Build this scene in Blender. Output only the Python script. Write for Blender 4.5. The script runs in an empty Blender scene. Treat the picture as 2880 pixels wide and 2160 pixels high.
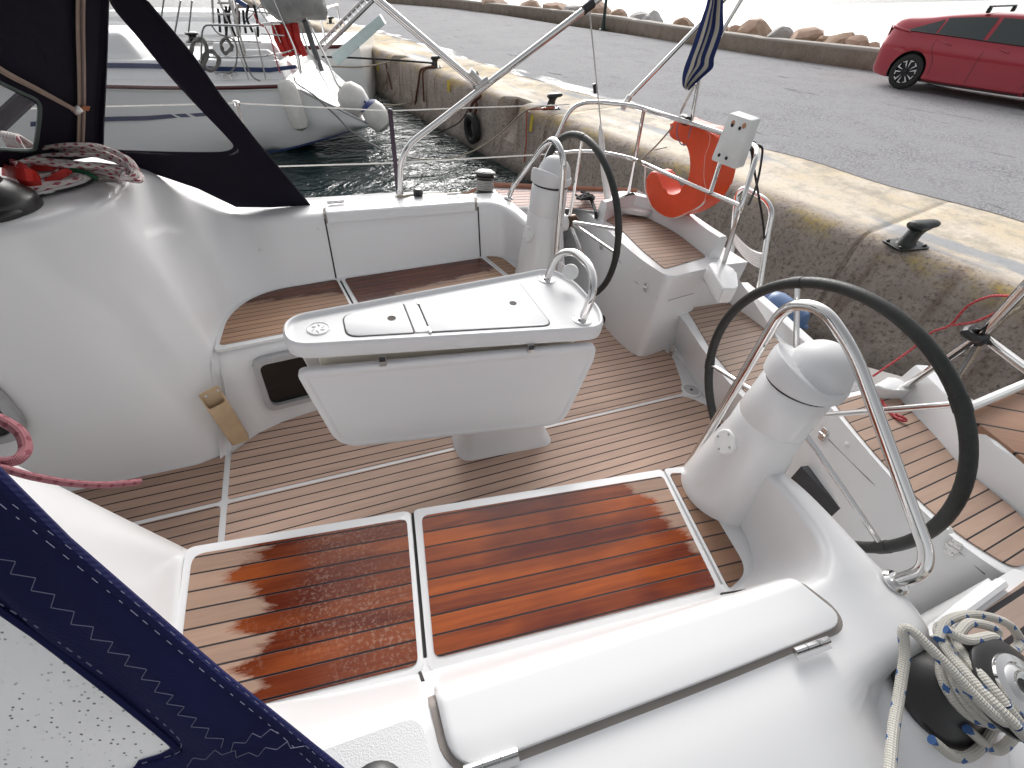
import bpy, bmesh, math, random
from mathutils import Vector, Matrix
random.seed(7)
R = math.radians
sc = bpy.context.scene
COL = sc.collection

# ---------------------------------------------------------------- camera
CAM = Vector((0.2181351, -1.3136615, 1.6205744))
CR = Vector((0.9281789, -0.3719498, 0.0117194)); CU = Vector((0.2476448, 0.6408768, 0.7266010)); CF = Vector((0.2777697, 0.6715134, -0.6869598))
FPX = 1230.967
cam_d = bpy.data.cameras.new('camera')
cam_d.sensor_width = 36; cam_d.lens = FPX / 2880 * 36
cam_d.clip_start = 0.02; cam_d.clip_end = 4000
cam = bpy.data.objects.new('camera', cam_d); COL.objects.link(cam)
cam.matrix_world = Matrix(((CR[0], CU[0], -CF[0], CAM[0]), (CR[1], CU[1], -CF[1], CAM[1]), (CR[2], CU[2], -CF[2], CAM[2]), (0, 0, 0, 1)))
sc.camera = cam

# ---------------------------------------------------------------- light
SUN_EL, SUN_AZ = R(30), R(24)
w = bpy.data.worlds.new('World'); sc.world = w; w.use_nodes = True
nt = w.node_tree; bg = nt.nodes['Background']
sky = nt.nodes.new('ShaderNodeTexSky'); sky.sky_type = 'NISHITA'; sky.sun_disc = False
sky.sun_elevation = SUN_EL; sky.sun_rotation = SUN_AZ; sky.air_density = 1.0; sky.dust_density = 4.0; sky.ozone_density = 1.0
hs = nt.nodes.new('ShaderNodeHueSaturation'); hs.inputs['Saturation'].default_value = 0.12
nt.links.new(sky.outputs[0], hs.inputs['Color']); 
# uneven overcast: the cloud is brighter round the hidden sun than behind the camera
tcw = nt.nodes.new('ShaderNodeTexCoord'); dpw = nt.nodes.new('ShaderNodeVectorMath'); dpw.operation = 'DOT_PRODUCT'
nt.links.new(tcw.outputs['Generated'], dpw.inputs[0]); dpw.inputs[1].default_value = (math.sin(SUN_AZ) * .94, math.cos(SUN_AZ) * .94, .34)
mrw = nt.nodes.new('ShaderNodeMapRange'); mrw.interpolation_type = 'SMOOTHSTEP'; nt.links.new(dpw.outputs['Value'], mrw.inputs[0])
for i_, v_ in zip((1, 2, 3, 4), (-.7, 1.0, .95, 1.25)): mrw.inputs[i_].default_value = v_
mxw = nt.nodes.new('ShaderNodeMix'); mxw.data_type = 'RGBA'; mxw.blend_type = 'MULTIPLY'; mxw.inputs[0].default_value = 1
nt.links.new(hs.outputs[0], mxw.inputs[6]); nt.links.new(mrw.outputs[0], mxw.inputs[7]); nt.links.new(mxw.outputs[2], bg.inputs[0])
bg.inputs[1].default_value = 0.15
sd = bpy.data.lights.new('sun', 'SUN'); sd.energy = .7; sd.angle = R(20); sd.color = (1, .97, .93)
sun = bpy.data.objects.new('sun', sd); COL.objects.link(sun)
sv = Vector((math.sin(SUN_AZ) * math.cos(SUN_EL), math.cos(SUN_AZ) * math.cos(SUN_EL), math.sin(SUN_EL)))
sun.rotation_euler = sv.to_track_quat('Z', 'Y').to_euler()
sc.view_settings.view_transform = 'Standard'; sc.view_settings.look = 'None'
sc.view_settings.gamma = 1; sc.view_settings.exposure = 0.34

# ---------------------------------------------------------------- frames
# the world is level; the moored boat lies a few degrees down by the stern
BM = Matrix(((0.995457224, 0.000747694, 0.095206911), (0, 0.999969164, -0.007853113), (-0.095209847, 0.007817438, 0.995426528)))
BI = BM.transposed()
QN = Vector((0.9882192, 0.15304515, 0)); QT = Vector((-0.15304515, 0.9882192, 0))   # across / along the quay
ZQ, ZW = -0.40, -1.58                                                          # quay top, water level
def ray(px, py): return CR * ((px - 1440) / FPX) - CU * ((py - 1080) / FPX) + CF
def wz(px, py, z):
    d = ray(px, py); return CAM + d * ((z - CAM.z) / d.z)
def wpl(px, py, p0, n):
    d = ray(px, py); n = Vector(n); return CAM + d * ((Vector(p0) - CAM).dot(n) / d.dot(n))
CB = BI @ CAM
def bz(px, py, z):
    d = BI @ ray(px, py); return CB + d * ((z - CB.z) / d.z)
def bpl(px, py, p0, n):
    d = BI @ ray(px, py); n = Vector(n); return CB + d * ((Vector(p0) - CB).dot(n) / d.dot(n))
def q(s, t, z=ZQ): return QN * s + QT * t + Vector((0, 0, z))

# ---------------------------------------------------------------- object helpers
def link(o, parent=None):
    COL.objects.link(o)
    if parent is not None: o.parent = parent
    return o
def empty(name, label, cat, group=None, mat=None, loc=(0, 0, 0)):
    o = bpy.data.objects.new(name, None); o.empty_display_size = .1; COL.objects.link(o)
    o.matrix_world = mat if mat is not None else Matrix.Translation(loc)
    return tag(o, label, cat, group)
def tag(o, label=None, cat=None, group=None, kind=None):
    if label: o['label'] = label
    if cat: o['category'] = cat
    if group: o['group'] = group
    if kind: o['kind'] = kind
    return o
def obj(name, bm, mat, parent=None, smooth=35, boat=False):
    me = bpy.data.meshes.new(name)
    bmesh.ops.remove_doubles(bm, verts=bm.verts, dist=1e-5)
    bmesh.ops.recalc_face_normals(bm, faces=bm.faces)
    if smooth:
        a = R(smooth)
        for f in bm.faces: f.smooth = True
        for e in bm.edges:
            e.smooth = len(e.link_faces) == 2 and e.calc_face_angle(0) < a
    bm.to_mesh(me); bm.free()
    for m in (mat if isinstance(mat, (list, tuple)) else [mat]): me.materials.append(m)
    o = bpy.data.objects.new(name, me); link(o, parent)
    if boat: o.matrix_world = BM.to_4x4()
    return o
def NB(): return bmesh.new()

# ---------------------------------------------------------------- shape helpers (all add to a bmesh)
def V(*a): return Vector(a)
def catmull(pts, n=8, closed=False):
    pts = [Vector(p) for p in pts]; out = []; N = len(pts)
    rng = N if closed else N - 1
    for i in range(rng):
        p1, p2 = pts[i], pts[(i + 1) % N]
        p0 = pts[(i - 1) % N] if (closed or i > 0) else p1 * 2 - p2
        p3 = pts[(i + 2) % N] if (closed or i + 2 < N) else p2 * 2 - p1
        for k in range(n):
            t = k / n
            out.append(0.5 * ((2 * p1) + (p2 - p0) * t + (2 * p0 - 5 * p1 + 4 * p2 - p3) * t * t + (3 * p1 - p0 - 3 * p2 + p3) * t ** 3))
    if not closed: out.append(pts[-1])
    return out
def fillet(pts, r, n=6, closed=False):
    """polyline with its corners rounded; r one number or one per point"""
    pts = [Vector(p) for p in pts]; N = len(pts); out = []
    for i, p in enumerate(pts):
        ri = r[i] if isinstance(r, (list, tuple)) else r
        if (not closed and i in (0, N - 1)) or ri <= 0: out.append(p); continue
        a, b = pts[i - 1] - p, pts[(i + 1) % N] - p
        la, lb = a.length, b.length
        d = min(ri, la * .49, lb * .49); a = p + a.normalized() * d; b = p + b.normalized() * d
        for k in range(n + 1):
            t = k / n; out.append(a * (1 - t) ** 2 + p * 2 * t * (1 - t) + b * t * t)
    return out
def tube(bm, pts, r, seg=10, caps=True, closed=False):
    pts = [Vector(p) for p in pts]; N = len(pts); rings = []
    rr = r if isinstance(r, (list, tuple)) else [r] * N
    up = None
    for i, p in enumerate(pts):
        if closed: t = (pts[(i + 1) % N] - pts[i - 1])
        else: t = pts[min(i + 1, N - 1)] - pts[max(i - 1, 0)]
        if t.length < 1e-9: t = Vector((0, 0, 1))
        t.normalize()
        if up is None:
            up = Vector((0, 0, 1)) if abs(t.z) < .9 else Vector((1, 0, 0))
        up = (up - t * up.dot(t))
        if up.length < 1e-6: up = t.orthogonal()
        up.normalize(); sd_ = t.cross(up)
        rings.append([bm.verts.new(p + (up * math.cos(2 * math.pi * k / seg) + sd_ * math.sin(2 * math.pi * k / seg)) * rr[i]) for k in range(seg)])
    for i in range(N if closed else N - 1):
        A, B = rings[i], rings[(i + 1) % N]
        off = 0
        if closed and i == N - 1:
            off = min(range(seg), key=lambda o: sum((A[k].co - B[(k + o) % seg].co).length for k in range(seg)))
        for k in range(seg):
            bm.faces.new((A[k], A[(k + 1) % seg], B[(k + 1 + off) % seg], B[(k + off) % seg]))
    if caps and not closed:
        bm.faces.new(rings[0][::-1]); bm.faces.new(rings[-1])
    return bm
def frame(axis):
    a = Vector(axis).normalized(); u = a.orthogonal().normalized(); return a, u, a.cross(u)
def lathe(bm, prof, o=(0, 0, 0), axis=(0, 0, 1), seg=28, caps=True):
    """prof: list of (radius, height along axis)"""
    a, u, v = frame(axis); o = Vector(o); rings = []
    for r, h in prof:
        rings.append([bm.verts.new(o + a * h + (u * math.cos(2 * math.pi * k / seg) + v * math.sin(2 * math.pi * k / seg)) * max(r, 1e-4)) for k in range(seg)])
    for A, B in zip(rings, rings[1:]):
        for k in range(seg): bm.faces.new((A[k], A[(k + 1) % seg], B[(k + 1) % seg], B[k]))
    if caps: bm.faces.new(rings[0][::-1]); bm.faces.new(rings[-1])
    return bm
def prism(bm, poly, d, bevel=0, bseg=3):
    """closed polygon (list of 3-D points, planar) extruded by vector d; bevels the rim at both ends"""
    poly = [Vector(p) for p in poly]; d = Vector(d)
    A = [bm.verts.new(p) for p in poly]; B = [bm.verts.new(p + d) for p in poly]
    fa = bm.faces.new(A); fb = bm.faces.new(B[::-1]); N = len(A)
    for k in range(N): bm.faces.new((A[k], B[k], B[(k + 1) % N], A[(k + 1) % N]))
    if bevel:
        es = list(set(list(fa.edges) + list(fb.edges)))
        bmesh.ops.bevel(bm, geom=es, offset=bevel, segments=bseg, affect='EDGES', profile=.5, clamp_overlap=True)
    return bm
def box(bm, c, sx, sy, sz, rot=None, bevel=0, bseg=2):
    c = Vector(c); M = rot if rot is not None else Matrix.Identity(3)
    vs = [bm.verts.new(c + M @ Vector((x * sx / 2, y * sy / 2, z * sz / 2))) for x in (-1, 1) for y in (-1, 1) for z in (-1, 1)]
    fs = [bm.faces.new([vs[i] for i in f]) for f in ((0, 1, 3, 2), (4, 6, 7, 5), (0, 4, 5, 1), (2, 3, 7, 6), (0, 2, 6, 4), (1, 5, 7, 3))]
    if bevel:
        bmesh.ops.bevel(bm, geom=list({e for f in fs for e in f.edges}), offset=bevel, segments=bseg, affect='EDGES', profile=.5, clamp_overlap=True)
    return bm
def grid(bm, rows, closed_u=False, closed_v=False):
    vs = [[bm.verts.new(p) for p in r] for r in rows]; n = len(vs); m = len(vs[0])
    for i in range(n if closed_u else n - 1):
        for j in range(m if closed_v else m - 1):
            f = (vs[i][j], vs[i][(j + 1) % m], vs[(i + 1) % n][(j + 1) % m], vs[(i + 1) % n][j])
            if len({id(x) for x in f}) == 4:
                try: bm.faces.new(f)
                except ValueError: pass
    return bm
def solid(bm, t):
    """give an open sheet thickness t"""
    bmesh.ops.recalc_face_normals(bm, faces=bm.faces)
    bmesh.ops.solidify(bm, geom=list(bm.faces) , thickness=t); return bm
def mir(p): return Vector((p[0], -p[1], p[2]))

# ---------------------------------------------------------------- materials
MATS = {}
class N:
    """tiny node-graph helper"""
    def __init__(s, name):
        s.m = bpy.data.materials.new(name); s.m.use_nodes = True; s.t = s.m.node_tree
        s.p = s.t.nodes['Principled BSDF']; s.c = None
    def n(s, k, **kw):
        x = s.t.nodes.new('ShaderNode' + k)
        for a, b in kw.items(): setattr(x, a, b)
        return x
    def l(s, a, b): s.t.links.new(a, b)
    def put(s, inp, v):
        if isinstance(v, (int, float)): inp.default_value = v
        elif isinstance(v, (tuple, list)): inp.default_value = tuple(v) if len(v) != 3 or inp.type == 'VECTOR' else (*v, 1)
        else: s.l(v, inp)
    def co(s, kind='Object', scale=None, rot=None, loc=None):
        if s.c is None: s.c = s.n('TexCoord')
        o = s.c.outputs[kind]
        if scale or rot or loc:
            mp = s.n('Mapping'); s.l(o, mp.inputs[0])
            if scale: mp.inputs['Scale'].default_value = scale
            if rot: mp.inputs['Rotation'].default_value = rot
            if loc: mp.inputs['Location'].default_value = loc
            o = mp.outputs[0]
        return o
    def math(s, op, a, b=0, c=0, clamp=False):
        x = s.n('Math', operation=op, use_clamp=clamp); s.put(x.inputs[0], a); s.put(x.inputs[1], b)
        if op in ('MULTIPLY_ADD', 'SMOOTH_MIN'): s.put(x.inputs[2], c)
        return x.outputs[0]
    def noise(s, vec, scale, detail=3, rough=.55, dist=0):
        x = s.n('TexNoise'); s.l(vec, x.inputs['Vector']); x.inputs['Scale'].default_value = scale
        x.inputs['Detail'].default_value = detail; x.inputs['Roughness'].default_value = rough; x.inputs['Distortion'].default_value = dist
        return x.outputs['Fac']
    def vor(s, vec, scale, out='Distance', feature='F1'):
        x = s.n('TexVoronoi', feature=feature); s.l(vec, x.inputs['Vector']); x.inputs['Scale'].default_value = scale; return x.outputs[out]
    def ramp(s, v, a, b, x=0, y=1):
        r = s.n('MapRange', clamp=True); s.put(r.inputs[0], v); r.inputs[1].default_value = a; r.inputs[2].default_value = b; r.inputs[3].default_value = x; r.inputs[4].default_value = y
        return r.outputs[0]
    def mix(s, f, a, b, blend='MIX'):
        x = s.n('Mix', data_type='RGBA', blend_type=blend); s.put(x.inputs[0], f); s.put(x.inputs[6], a); s.put(x.inputs[7], b); return x.outputs[2]
    def xyz(s, v):
        x = s.n('SeparateXYZ'); s.l(v, x.inputs[0]); return x.outputs
    def bump(s, h, dist=.002, strength=1):
        x = s.n('Bump'); s.put(x.inputs['Height'], h); x.inputs['Distance'].default_value = dist; x.inputs['Strength'].default_value = strength
        s.l(x.outputs[0], s.p.inputs['Normal']); return x
    def set(s, **kw):
        for k, v in kw.items(): s.put(s.p.inputs[{'base': 'Base Color', 'rough': 'Roughness', 'metal': 'Metallic', 'coat': 'Coat Weight', 'coatr': 'Coat Roughness', 'ior': 'IOR', 'trans': 'Transmission Weight', 'alpha': 'Alpha', 'sheen': 'Sheen Weight', 'spec': 'Specular IOR Level', 'sss': 'Subsurface Weight'}[k]], v)
        return s
def simple(name, base, rough=.5, metal=0, var=.12, vs=6, bump=0, bs=60, **kw):
    s = N(name); c = s.co()
    f = s.noise(c, vs, 4)
    col = s.mix(s.ramp(f, .3, .7), tuple(x * (1 - var) for x in base), tuple(min(1, x * (1 + var)) for x in base))
    s.set(base=col, rough=s.ramp(s.noise(c, vs * 3, 3), .3, .7, rough * .85, min(1, rough * 1.15)), metal=metal, **kw)
    if bump: s.bump(s.noise(c, bs, 3), bump)
    MATS[name] = s.m; return s.m

# ---- material library
def gel(name, base, rough=.28, var=.004, coat=.25):
    s = N(name); c = s.co()
    f = s.noise(c, 2.2, 3); g = None
    col = s.mix(s.ramp(f, .35, .65), tuple(x * (1 - var) for x in base), base)
    grime = s.ramp(s.noise(c, 9, 6, .7), .62, .8)
    col = s.mix(s.math('MULTIPLY', grime, .006), col, (base[0] * .62, base[1] * .58, base[2] * .52))
    s.set(base=col, rough=rough, coat=coat, coatr=.12)
    MATS[name] = s.m; return s.m
WHITE = gel('gelcoat_white', (.76, .76, .765))
WHITE2 = gel('gelcoat_table', (.69, .69, .70), .5, .004, 0)
CREAM = gel('gelcoat_cream', (.74, .70, .60), .4)
HULLW = gel('hull_white', (.88, .88, .88), .25)
NONSKID = gel('gelcoat_nonskid', (.66, .66, .66), .5)
def teak(name, ang, width, off, dry, wet, wetf=None, caulk=.055, wetlim=.5, var=.22, band=1.0):
    """planked teak in boat coordinates: planks along direction ang, dark caulking between them"""
    s = N(name); c = s.co(rot=(0, 0, -ang)); x, y, z = s.xyz(c)
    v = s.math('MULTIPLY_ADD', y, 1 / width, off)
    fr = s.math('FRACT', v); idn = s.math('FLOOR', v)
    wn = s.n('TexWhiteNoise', noise_dimensions='1D'); s.l(idn, wn.inputs['W'])
    mp = s.n('Mapping'); s.l(c, mp.inputs[0]); mp.inputs['Scale'].default_value = (3.2, 75, 75)
    cb = s.n('CombineXYZ'); s.put(cb.inputs[2], s.math('MULTIPLY', idn, 3.7)); ad = s.n('VectorMath', operation='ADD'); s.l(mp.outputs[0], ad.inputs[0]); s.l(cb.outputs[0], ad.inputs[1])
    grain = s.noise(ad.outputs[0], 1.0, 6, .65, .6)
    mp2 = s.n('Mapping'); s.l(c, mp2.inputs[0]); mp2.inputs['Scale'].default_value = (1.6, 14, 14)
    ad2 = s.n('VectorMath', operation='ADD'); s.l(mp2.outputs[0], ad2.inputs[0]); s.l(cb.outputs[0], ad2.inputs[1])
    fig = s.noise(ad2.outputs[0], 1.0, 3, .6, 1.2)
    k = s.math('ADD', s.math('MULTIPLY', s.ramp(grain, .25, .75), .38), s.math('ADD', s.math('MULTIPLY', wn.outputs[0], .38), s.math('MULTIPLY', s.ramp(fig, .32, .68), .34)))
    dcol = s.mix(s.ramp(k, .1, .95), tuple(a * (1 - var) for a in dry), tuple(min(1, a * (1 + var)) for a in dry))
    col = dcol; rough = .62
    if wetf:
        ax, ay, a0, amp = wetf                      # wet where ax*x + ay*y + a0 + ragged noise > 0
        mp3 = s.n('Mapping'); s.l(c, mp3.inputs[0]); mp3.inputs['Scale'].default_value = (5, 22, 5)
        rag = s.math('SUBTRACT', s.noise(mp3.outputs[0], 1, 6, .7, .4), .5)
        rag2 = s.math('SUBTRACT', s.noise(c, 2.3, 2), .5)
        m = s.math('ADD', s.math('MULTIPLY_ADD', x, ax, a0), s.math('MULTIPLY', y, ay))
        m = s.math('ADD', m, s.math('ADD', s.math('MULTIPLY', rag, amp), s.math('MULTIPLY', rag2, amp * .7)))
        pid = s.math('MULTIPLY', s.math('SUBTRACT', wn.outputs[0], .5), amp * .22)
        m = s.ramp(s.math('ADD', m, pid), -.012, .02)
        w0, w1 = wet
        k = s.math('MULTIPLY', k, s.ramp(s.noise(s.co(scale=(1, 1.6, 1)), 2.6, 3), .36, .58, .45, 1.15)); wcol = s.mix(s.ramp(k, .15, .95), w0, w1)
        if wetlim < 1:                              # half dried patch: droplets catch the dry colour
            dr = s.ramp(s.noise(c, 95, 4, .7), .5, .62)
            dz = s.ramp(s.noise(c, 3.0, 3), .46, .62)
            wcol = s.mix(s.math('MULTIPLY', s.math('MULTIPLY', dr, dz), 1 - wetlim), wcol, dcol)
        col = s.mix(m, dcol, wcol)
        rough = s.ramp(m, 0, 1, .62, .2)
    e = s.math('ABSOLUTE', s.math('SUBTRACT', fr, .5))
    ck = s.ramp(e, .5 - caulk - .012, .5 - caulk + .006)
    col = s.mix(ck, col, (.012, .009, .011))
    s.set(base=col, rough=rough)
    s.bump(s.math('SUBTRACT', s.math('MULTIPLY', grain, .12), s.math('MULTIPLY', ck, .8)), .0012, .7)
    MATS[name] = s.m; return s.m
STEEL = N('polished_steel'); _c = STEEL.co(); STEEL.set(base=(.72, .71, .70), metal=1, rough=STEEL.ramp(STEEL.noise(_c, 30, 4), .3, .7, .07, .2)); STEEL = STEEL.m
STEELD = simple('dull_steel', (.55, .54, .53), .32, 1, .1, 30)
ALU = simple('alu_grey', (.62, .62, .63), .4, .8, .06, 20)
BLACK = simple('black_plastic', (.016, .016, .018), .42, 0, .2, 20)
LEATHER = simple('black_leather', (.018, .019, .018), .5, 0, .25, 40, .0005, 240)
WINCHB = simple('winch_black', (.022, .021, .021), .34, 0, .15, 12)
DARK = simple('dark_gap', (.03, .028, .026), .8)
GASK = simple('grey_gasket', (.10, .09, .085), .8)
def cloth(name, base, rough=.85, ws=900):
    s = N(name); c = s.co(); f = s.noise(c, 6, 4); x, y, z = s.xyz(c)
    wv = s.math('MULTIPLY', s.math('SINE', s.math('MULTIPLY', s.math('ADD', x, z), ws)), s.math('SINE', s.math('MULTIPLY', y, ws)))
    col = s.mix(s.ramp(f, .3, .7), tuple(b * .82 for b in base), tuple(b * 1.18 for b in base))
    s.set(base=col, rough=rough, spec=.25)
    s.bump(s.math('ADD', s.math('MULTIPLY', wv, .15), s.noise(c, 14, 3)), .003, .5)
    MATS[name] = s.m; return s.m
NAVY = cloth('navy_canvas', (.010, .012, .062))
NAVY_SHADED = cloth('navy_canvas_shaded', (.0060, .0045, .0125))  # same navy canvas seen from inside, its shade put into the colour
THREAD = simple('thread', (.15, .155, .23), .8)
WEB = cloth('beige_webbing', (.30, .23, .19), .8, 1400)
VINYL = N('clear_vinyl')
def vinyl(name, tint, op, drops):
    s = N(name); c = s.co(); t = s.n('BsdfTransparent'); g = s.p; s.put(t.inputs[0], tint)
    s.set(base=(.90, .90, .90), rough=.12, ior=1.4)
    m = s.n('MixShader'); out = s.t.nodes['Material Output']
    d = s.vor(c, 140); m1 = s.ramp(d, .16, .24, 1, 0); big = s.ramp(s.noise(c, 6, 3), .5, .58)
    f = s.math('ADD', op, s.math('MULTIPLY', s.math('MULTIPLY', m1, big), drops), clamp=True)
    s.l(f, m.inputs[0]); s.l(t.outputs[0], m.inputs[1]); s.l(g.outputs[0], m.inputs[2]); s.l(m.outputs[0], out.inputs[0])
    if drops: s.put(s.p.inputs['Base Color'], s.mix(s.math('MULTIPLY', m1, big), (.90, .90, .89), (.30, .29, .28)))
    s.bump(s.noise(c, 4, 2), .02, .3)
    MATS[name] = s.m; return s.m
VIN_FAR = vinyl('vinyl_window', (.95, .95, .95), .10, 0)
VIN_NEAR = vinyl('vinyl_window_wet_sheen', (.95, .95, .95), .88, .55)  # drops on the near pane; its white body stands in for mirrored sky
def rope_mat(name, base, fleck, n=2, fs=1.0, th=.42):
    """braided rope: u runs round, v runs along (UVs written by the rope builder)"""
    s = N(name); uv = s.co('UV'); x, y, z = s.xyz(uv)
    a = s.math('FRACT', s.math('ADD', s.math('MULTIPLY', x, n), s.math('MULTIPLY', y, fs)))
    b = s.math('FRACT', s.math('SUBTRACT', s.math('MULTIPLY', x, n), s.math('MULTIPLY', y, fs)))
    f = s.math('MULTIPLY', s.math('LESS_THAN', a, th), s.math('LESS_THAN', b, th))
    br = s.math('MULTIPLY', s.math('SINE', s.math('MULTIPLY', s.math('ADD', s.math('MULTIPLY', x, 6), s.math('MULTIPLY', y, 7 * fs)), 6.283)), s.math('SINE', s.math('MULTIPLY', s.math('SUBTRACT', s.math('MULTIPLY', x, 6), s.math('MULTIPLY', y, 7 * fs)), 6.283)))
    col = s.mix(f, base, fleck); col = s.mix(s.ramp(br, -1, 1, .25, 0), col, tuple(v * .4 for v in base))
    s.set(base=col, rough=.85); s.bump(br, .0012, .6)
    MATS[name] = s.m; return s.m
ROPE_RW = rope_mat('rope_red_white', (.60, .55, .53), (.30, .03, .06), 2, .85, .48)
ROPE_WB = rope_mat('rope_white_blue', (.55, .53, .48), (.02, .10, .30), 1, .9, .26)
ROPE_PINK = rope_mat('rope_pink', (.34, .13, .15), (.22, .05, .07), 2, 2)
ROPE_TAN = rope_mat('rope_tan', (.42, .36, .28), (.25, .2, .15), 2, 1)
ROPE_RED = rope_mat('cord_red', (.50, .05, .06), (.55, .2, .2), 2, 1)
ROPE_BLK = rope_mat('rope_black', (.02, .018, .02), (.05, .045, .05), 2, 1)
def rope(bm, pts, r, seg=8, smooth=6, twist=1.0):
    P = catmull(pts, smooth) if smooth > 1 else [Vector(p) for p in pts]
    n0 = len(bm.faces); tube(bm, P, r, seg)
    uvl = bm.loops.layers.uv.verify(); L = [0]
    for a, b in zip(P, P[1:]): L.append(L[-1] + (b - a).length)
    bm.faces.ensure_lookup_table(); fi = n0
    for i in range(len(P) - 1):
        for k in range(seg):
            f = bm.faces[fi]; fi += 1
            for lp, (uu, vv) in zip(f.loops, ((k / seg, L[i]), ((k + 1) / seg, L[i]), ((k + 1) / seg, L[i + 1]), (k / seg, L[i + 1]))):
                lp[uvl].uv = (uu, vv / (r * 6) * twist)
    return bm
ORANGE = simple('orange_foam', (.72, .07, .015), .42, 0, .08, 8, .002, 30)
RED = simple('red_fabric', (.48, .02, .015), .6, 0, .2, 12, .002, 60)
GREEN = simple('green_tape', (.01, .12, .05), .5)
TAN = simple('tan_plastic', (.50, .36, .22), .6, 0, .12, 14, .001, 90)
WPLAST = simple('white_plastic', (.78, .78, .77), .35, 0, .04, 6)
OLDW = simple('fender_white', (.72, .70, .66), .45, 0, .1, 5)
BLUEV = simple('fender_blue', (.01, .03, .17), .4, 0, .15, 8)
BLUEL = simple('fender_pale_blue', (.10, .17, .32), .4, 0, .15, 8)
PALEB = simple('pale_blue_grp', (.55, .68, .68), .4, 0, .08, 6)
RUBBER = simple('tyre_rubber', (.014, .014, .014), .65, 0, .3, 30, .002, 80)
IRON = simple('bollard_iron', (.016, .017, .016), .38, 0, .4, 14, .004, 24)
GREYC = cloth('grey_cover', (.36, .36, .35), .8, 300)
WOODR = simple('rub_rail_wood', (.10, .02, .02), .4, 0, .2, 20)
BLUEST = simple('blue_stripe', (.012, .032, .11), .35)
RUST = simple('rust_chain', (.10, .035, .02), .8, 0, .4, 40)

# ---- ground, water
QM = Matrix(((QN.x, QT.x, 0, 0), (QN.y, QT.y, 0, 0), (0, 0, 1, 0), (0, 0, 0, 1)))     # s, t, z -> world
def qobj(name, bm, mat, smooth=35, parent=None):
    o = obj(name, bm, mat, parent, smooth)
    if parent is None: o.matrix_world = QM
    return o
s = N('sea_water'); c = s.co()
w1 = s.noise(s.co(scale=(1, 1.7, 1), rot=(0, 0, .5)), 1.3, 4, .55, .8)
w2 = s.noise(c, 6, 3, .6, .6); w3 = s.noise(c, .25, 2)
s.set(base=(.006, .020, .020), rough=.03, ior=1.33)
s.bump(s.math('ADD', s.math('MULTIPLY', w1, 1.0), s.math('ADD', s.math('MULTIPLY', w2, .10), s.math('MULTIPLY', w3, .5))), .30, .75)
bm = NB(); grid(bm, [[V(x, y, ZW) for y in (-300, -40, 40, 400, 2500)] for x in (-600, -60, 60, 600, 2500)])
tag(obj('water', bm, s.m, smooth=0), 'dark rippled harbour water', 'water', kind='structure')
s = N('open_sea'); c = s.co(); s.set(base=s.mix(s.ramp(s.noise(c, .05, 3), .4, .6), (.42, .55, .55), (.55, .66, .66)), rough=.12, ior=1.33)
s.bump(s.noise(s.co(scale=(1, 2, 1)), .8, 3), .10, .4)
bm = NB(); grid(bm, [[q(17.8 + (6 if t > 45 else 0) * 0, t, ZW + .06), q(60, t, ZW + .06), q(2400, t, ZW + .06)] for t in (-1500, -200, -40, 40, 48)])
tag(obj('sea', bm, s.m, smooth=0), 'pale calm sea beyond the wall', 'sea', kind='structure')

s = N('quay_concrete'); c = s.co(); x, y, z = s.xyz(c)
agg = s.vor(c, 55, 'Color'); aggv = s.xyz(agg)[0]
big = s.noise(c, .55, 5, .6); fine = s.noise(c, 22, 5, .7); mid = s.noise(c, 3.5, 5, .65)
side = s.mix(s.ramp(mid, .3, .7), (.35, .295, .262), (.47, .40, .355))
side = s.mix(s.ramp(aggv, .5, 1.0, 0, .75), side, (.33, .28, .23)); side = s.mix(s.ramp(fine, .5, .66, 0, .75), side, (.11, .085, .07))
side = s.mix(s.ramp(s.noise(s.co(scale=(1, 2.2, .25)), 2.2, 4), .55, .7, 0, .55), side, (.10, .05, .03))
top = s.mix(s.ramp(big, .38, .62), (.70, .57, .37), (.74, .66, .56)); top = s.mix(s.ramp(mid, .45, .68), top, (.48, .43, .36))
top = s.mix(s.ramp(s.noise(s.co(scale=(1.4, .35, 1)), 1.3, 4), .56, .63, 0, .8), top, (.36, .38, .42))
top = s.mix(s.ramp(fine, .56, .7, 0, .5), top, (.25, .2, .15))
tmask = s.math('ADD', s.ramp(z, -.50, -.42), s.math('MULTIPLY', s.math('SUBTRACT', mid, .5), .5), clamp=True)
edge = s.math('SUBTRACT', x, 5.72); em = s.ramp(s.math('ADD', edge, s.math('MULTIPLY', s.math('SUBTRACT', mid, .5), .35)), -.05, .22)
tm = s.math('MULTIPLY', s.ramp(tmask, .45, .6), em)
col = s.mix(tm, side, top)
yel = s.math('MULTIPLY', s.ramp(s.math('ABSOLUTE', s.math('SUBTRACT', x, 5.60)), .03, .16, 1, 0), s.ramp(s.noise(s.co(scale=(1, .5, 1)), 2.3, 5, .7), .47, .56))
yel = s.math('MULTIPLY', yel, s.ramp(z, -.62, -.50)); yel = s.math('MULTIPLY', yel, s.ramp(fine, .36, .52, 1, .35))
col = s.mix(s.math('MULTIPLY', yel, .85), col, (.50, .36, .07))
low = s.ramp(s.math('ADD', z, s.math('MULTIPLY', mid, .25)), -1.42, -1.12, 1, 0); col = s.mix(s.math('MULTIPLY', low, .75), col, (.035, .032, .026))
wet = s.ramp(s.noise(s.co(scale=(1.2, .3, 1)), 1.1, 3), .45, .62)
s.set(base=col, rough=s.ramp(wet, 0, 1, .95, .6), spec=.15); s.bump(s.math('ADD', s.math('MULTIPLY', fine, .5), s.math('MULTIPLY', aggv, .35)), .008, .6)
QUAYM = s.m
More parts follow.
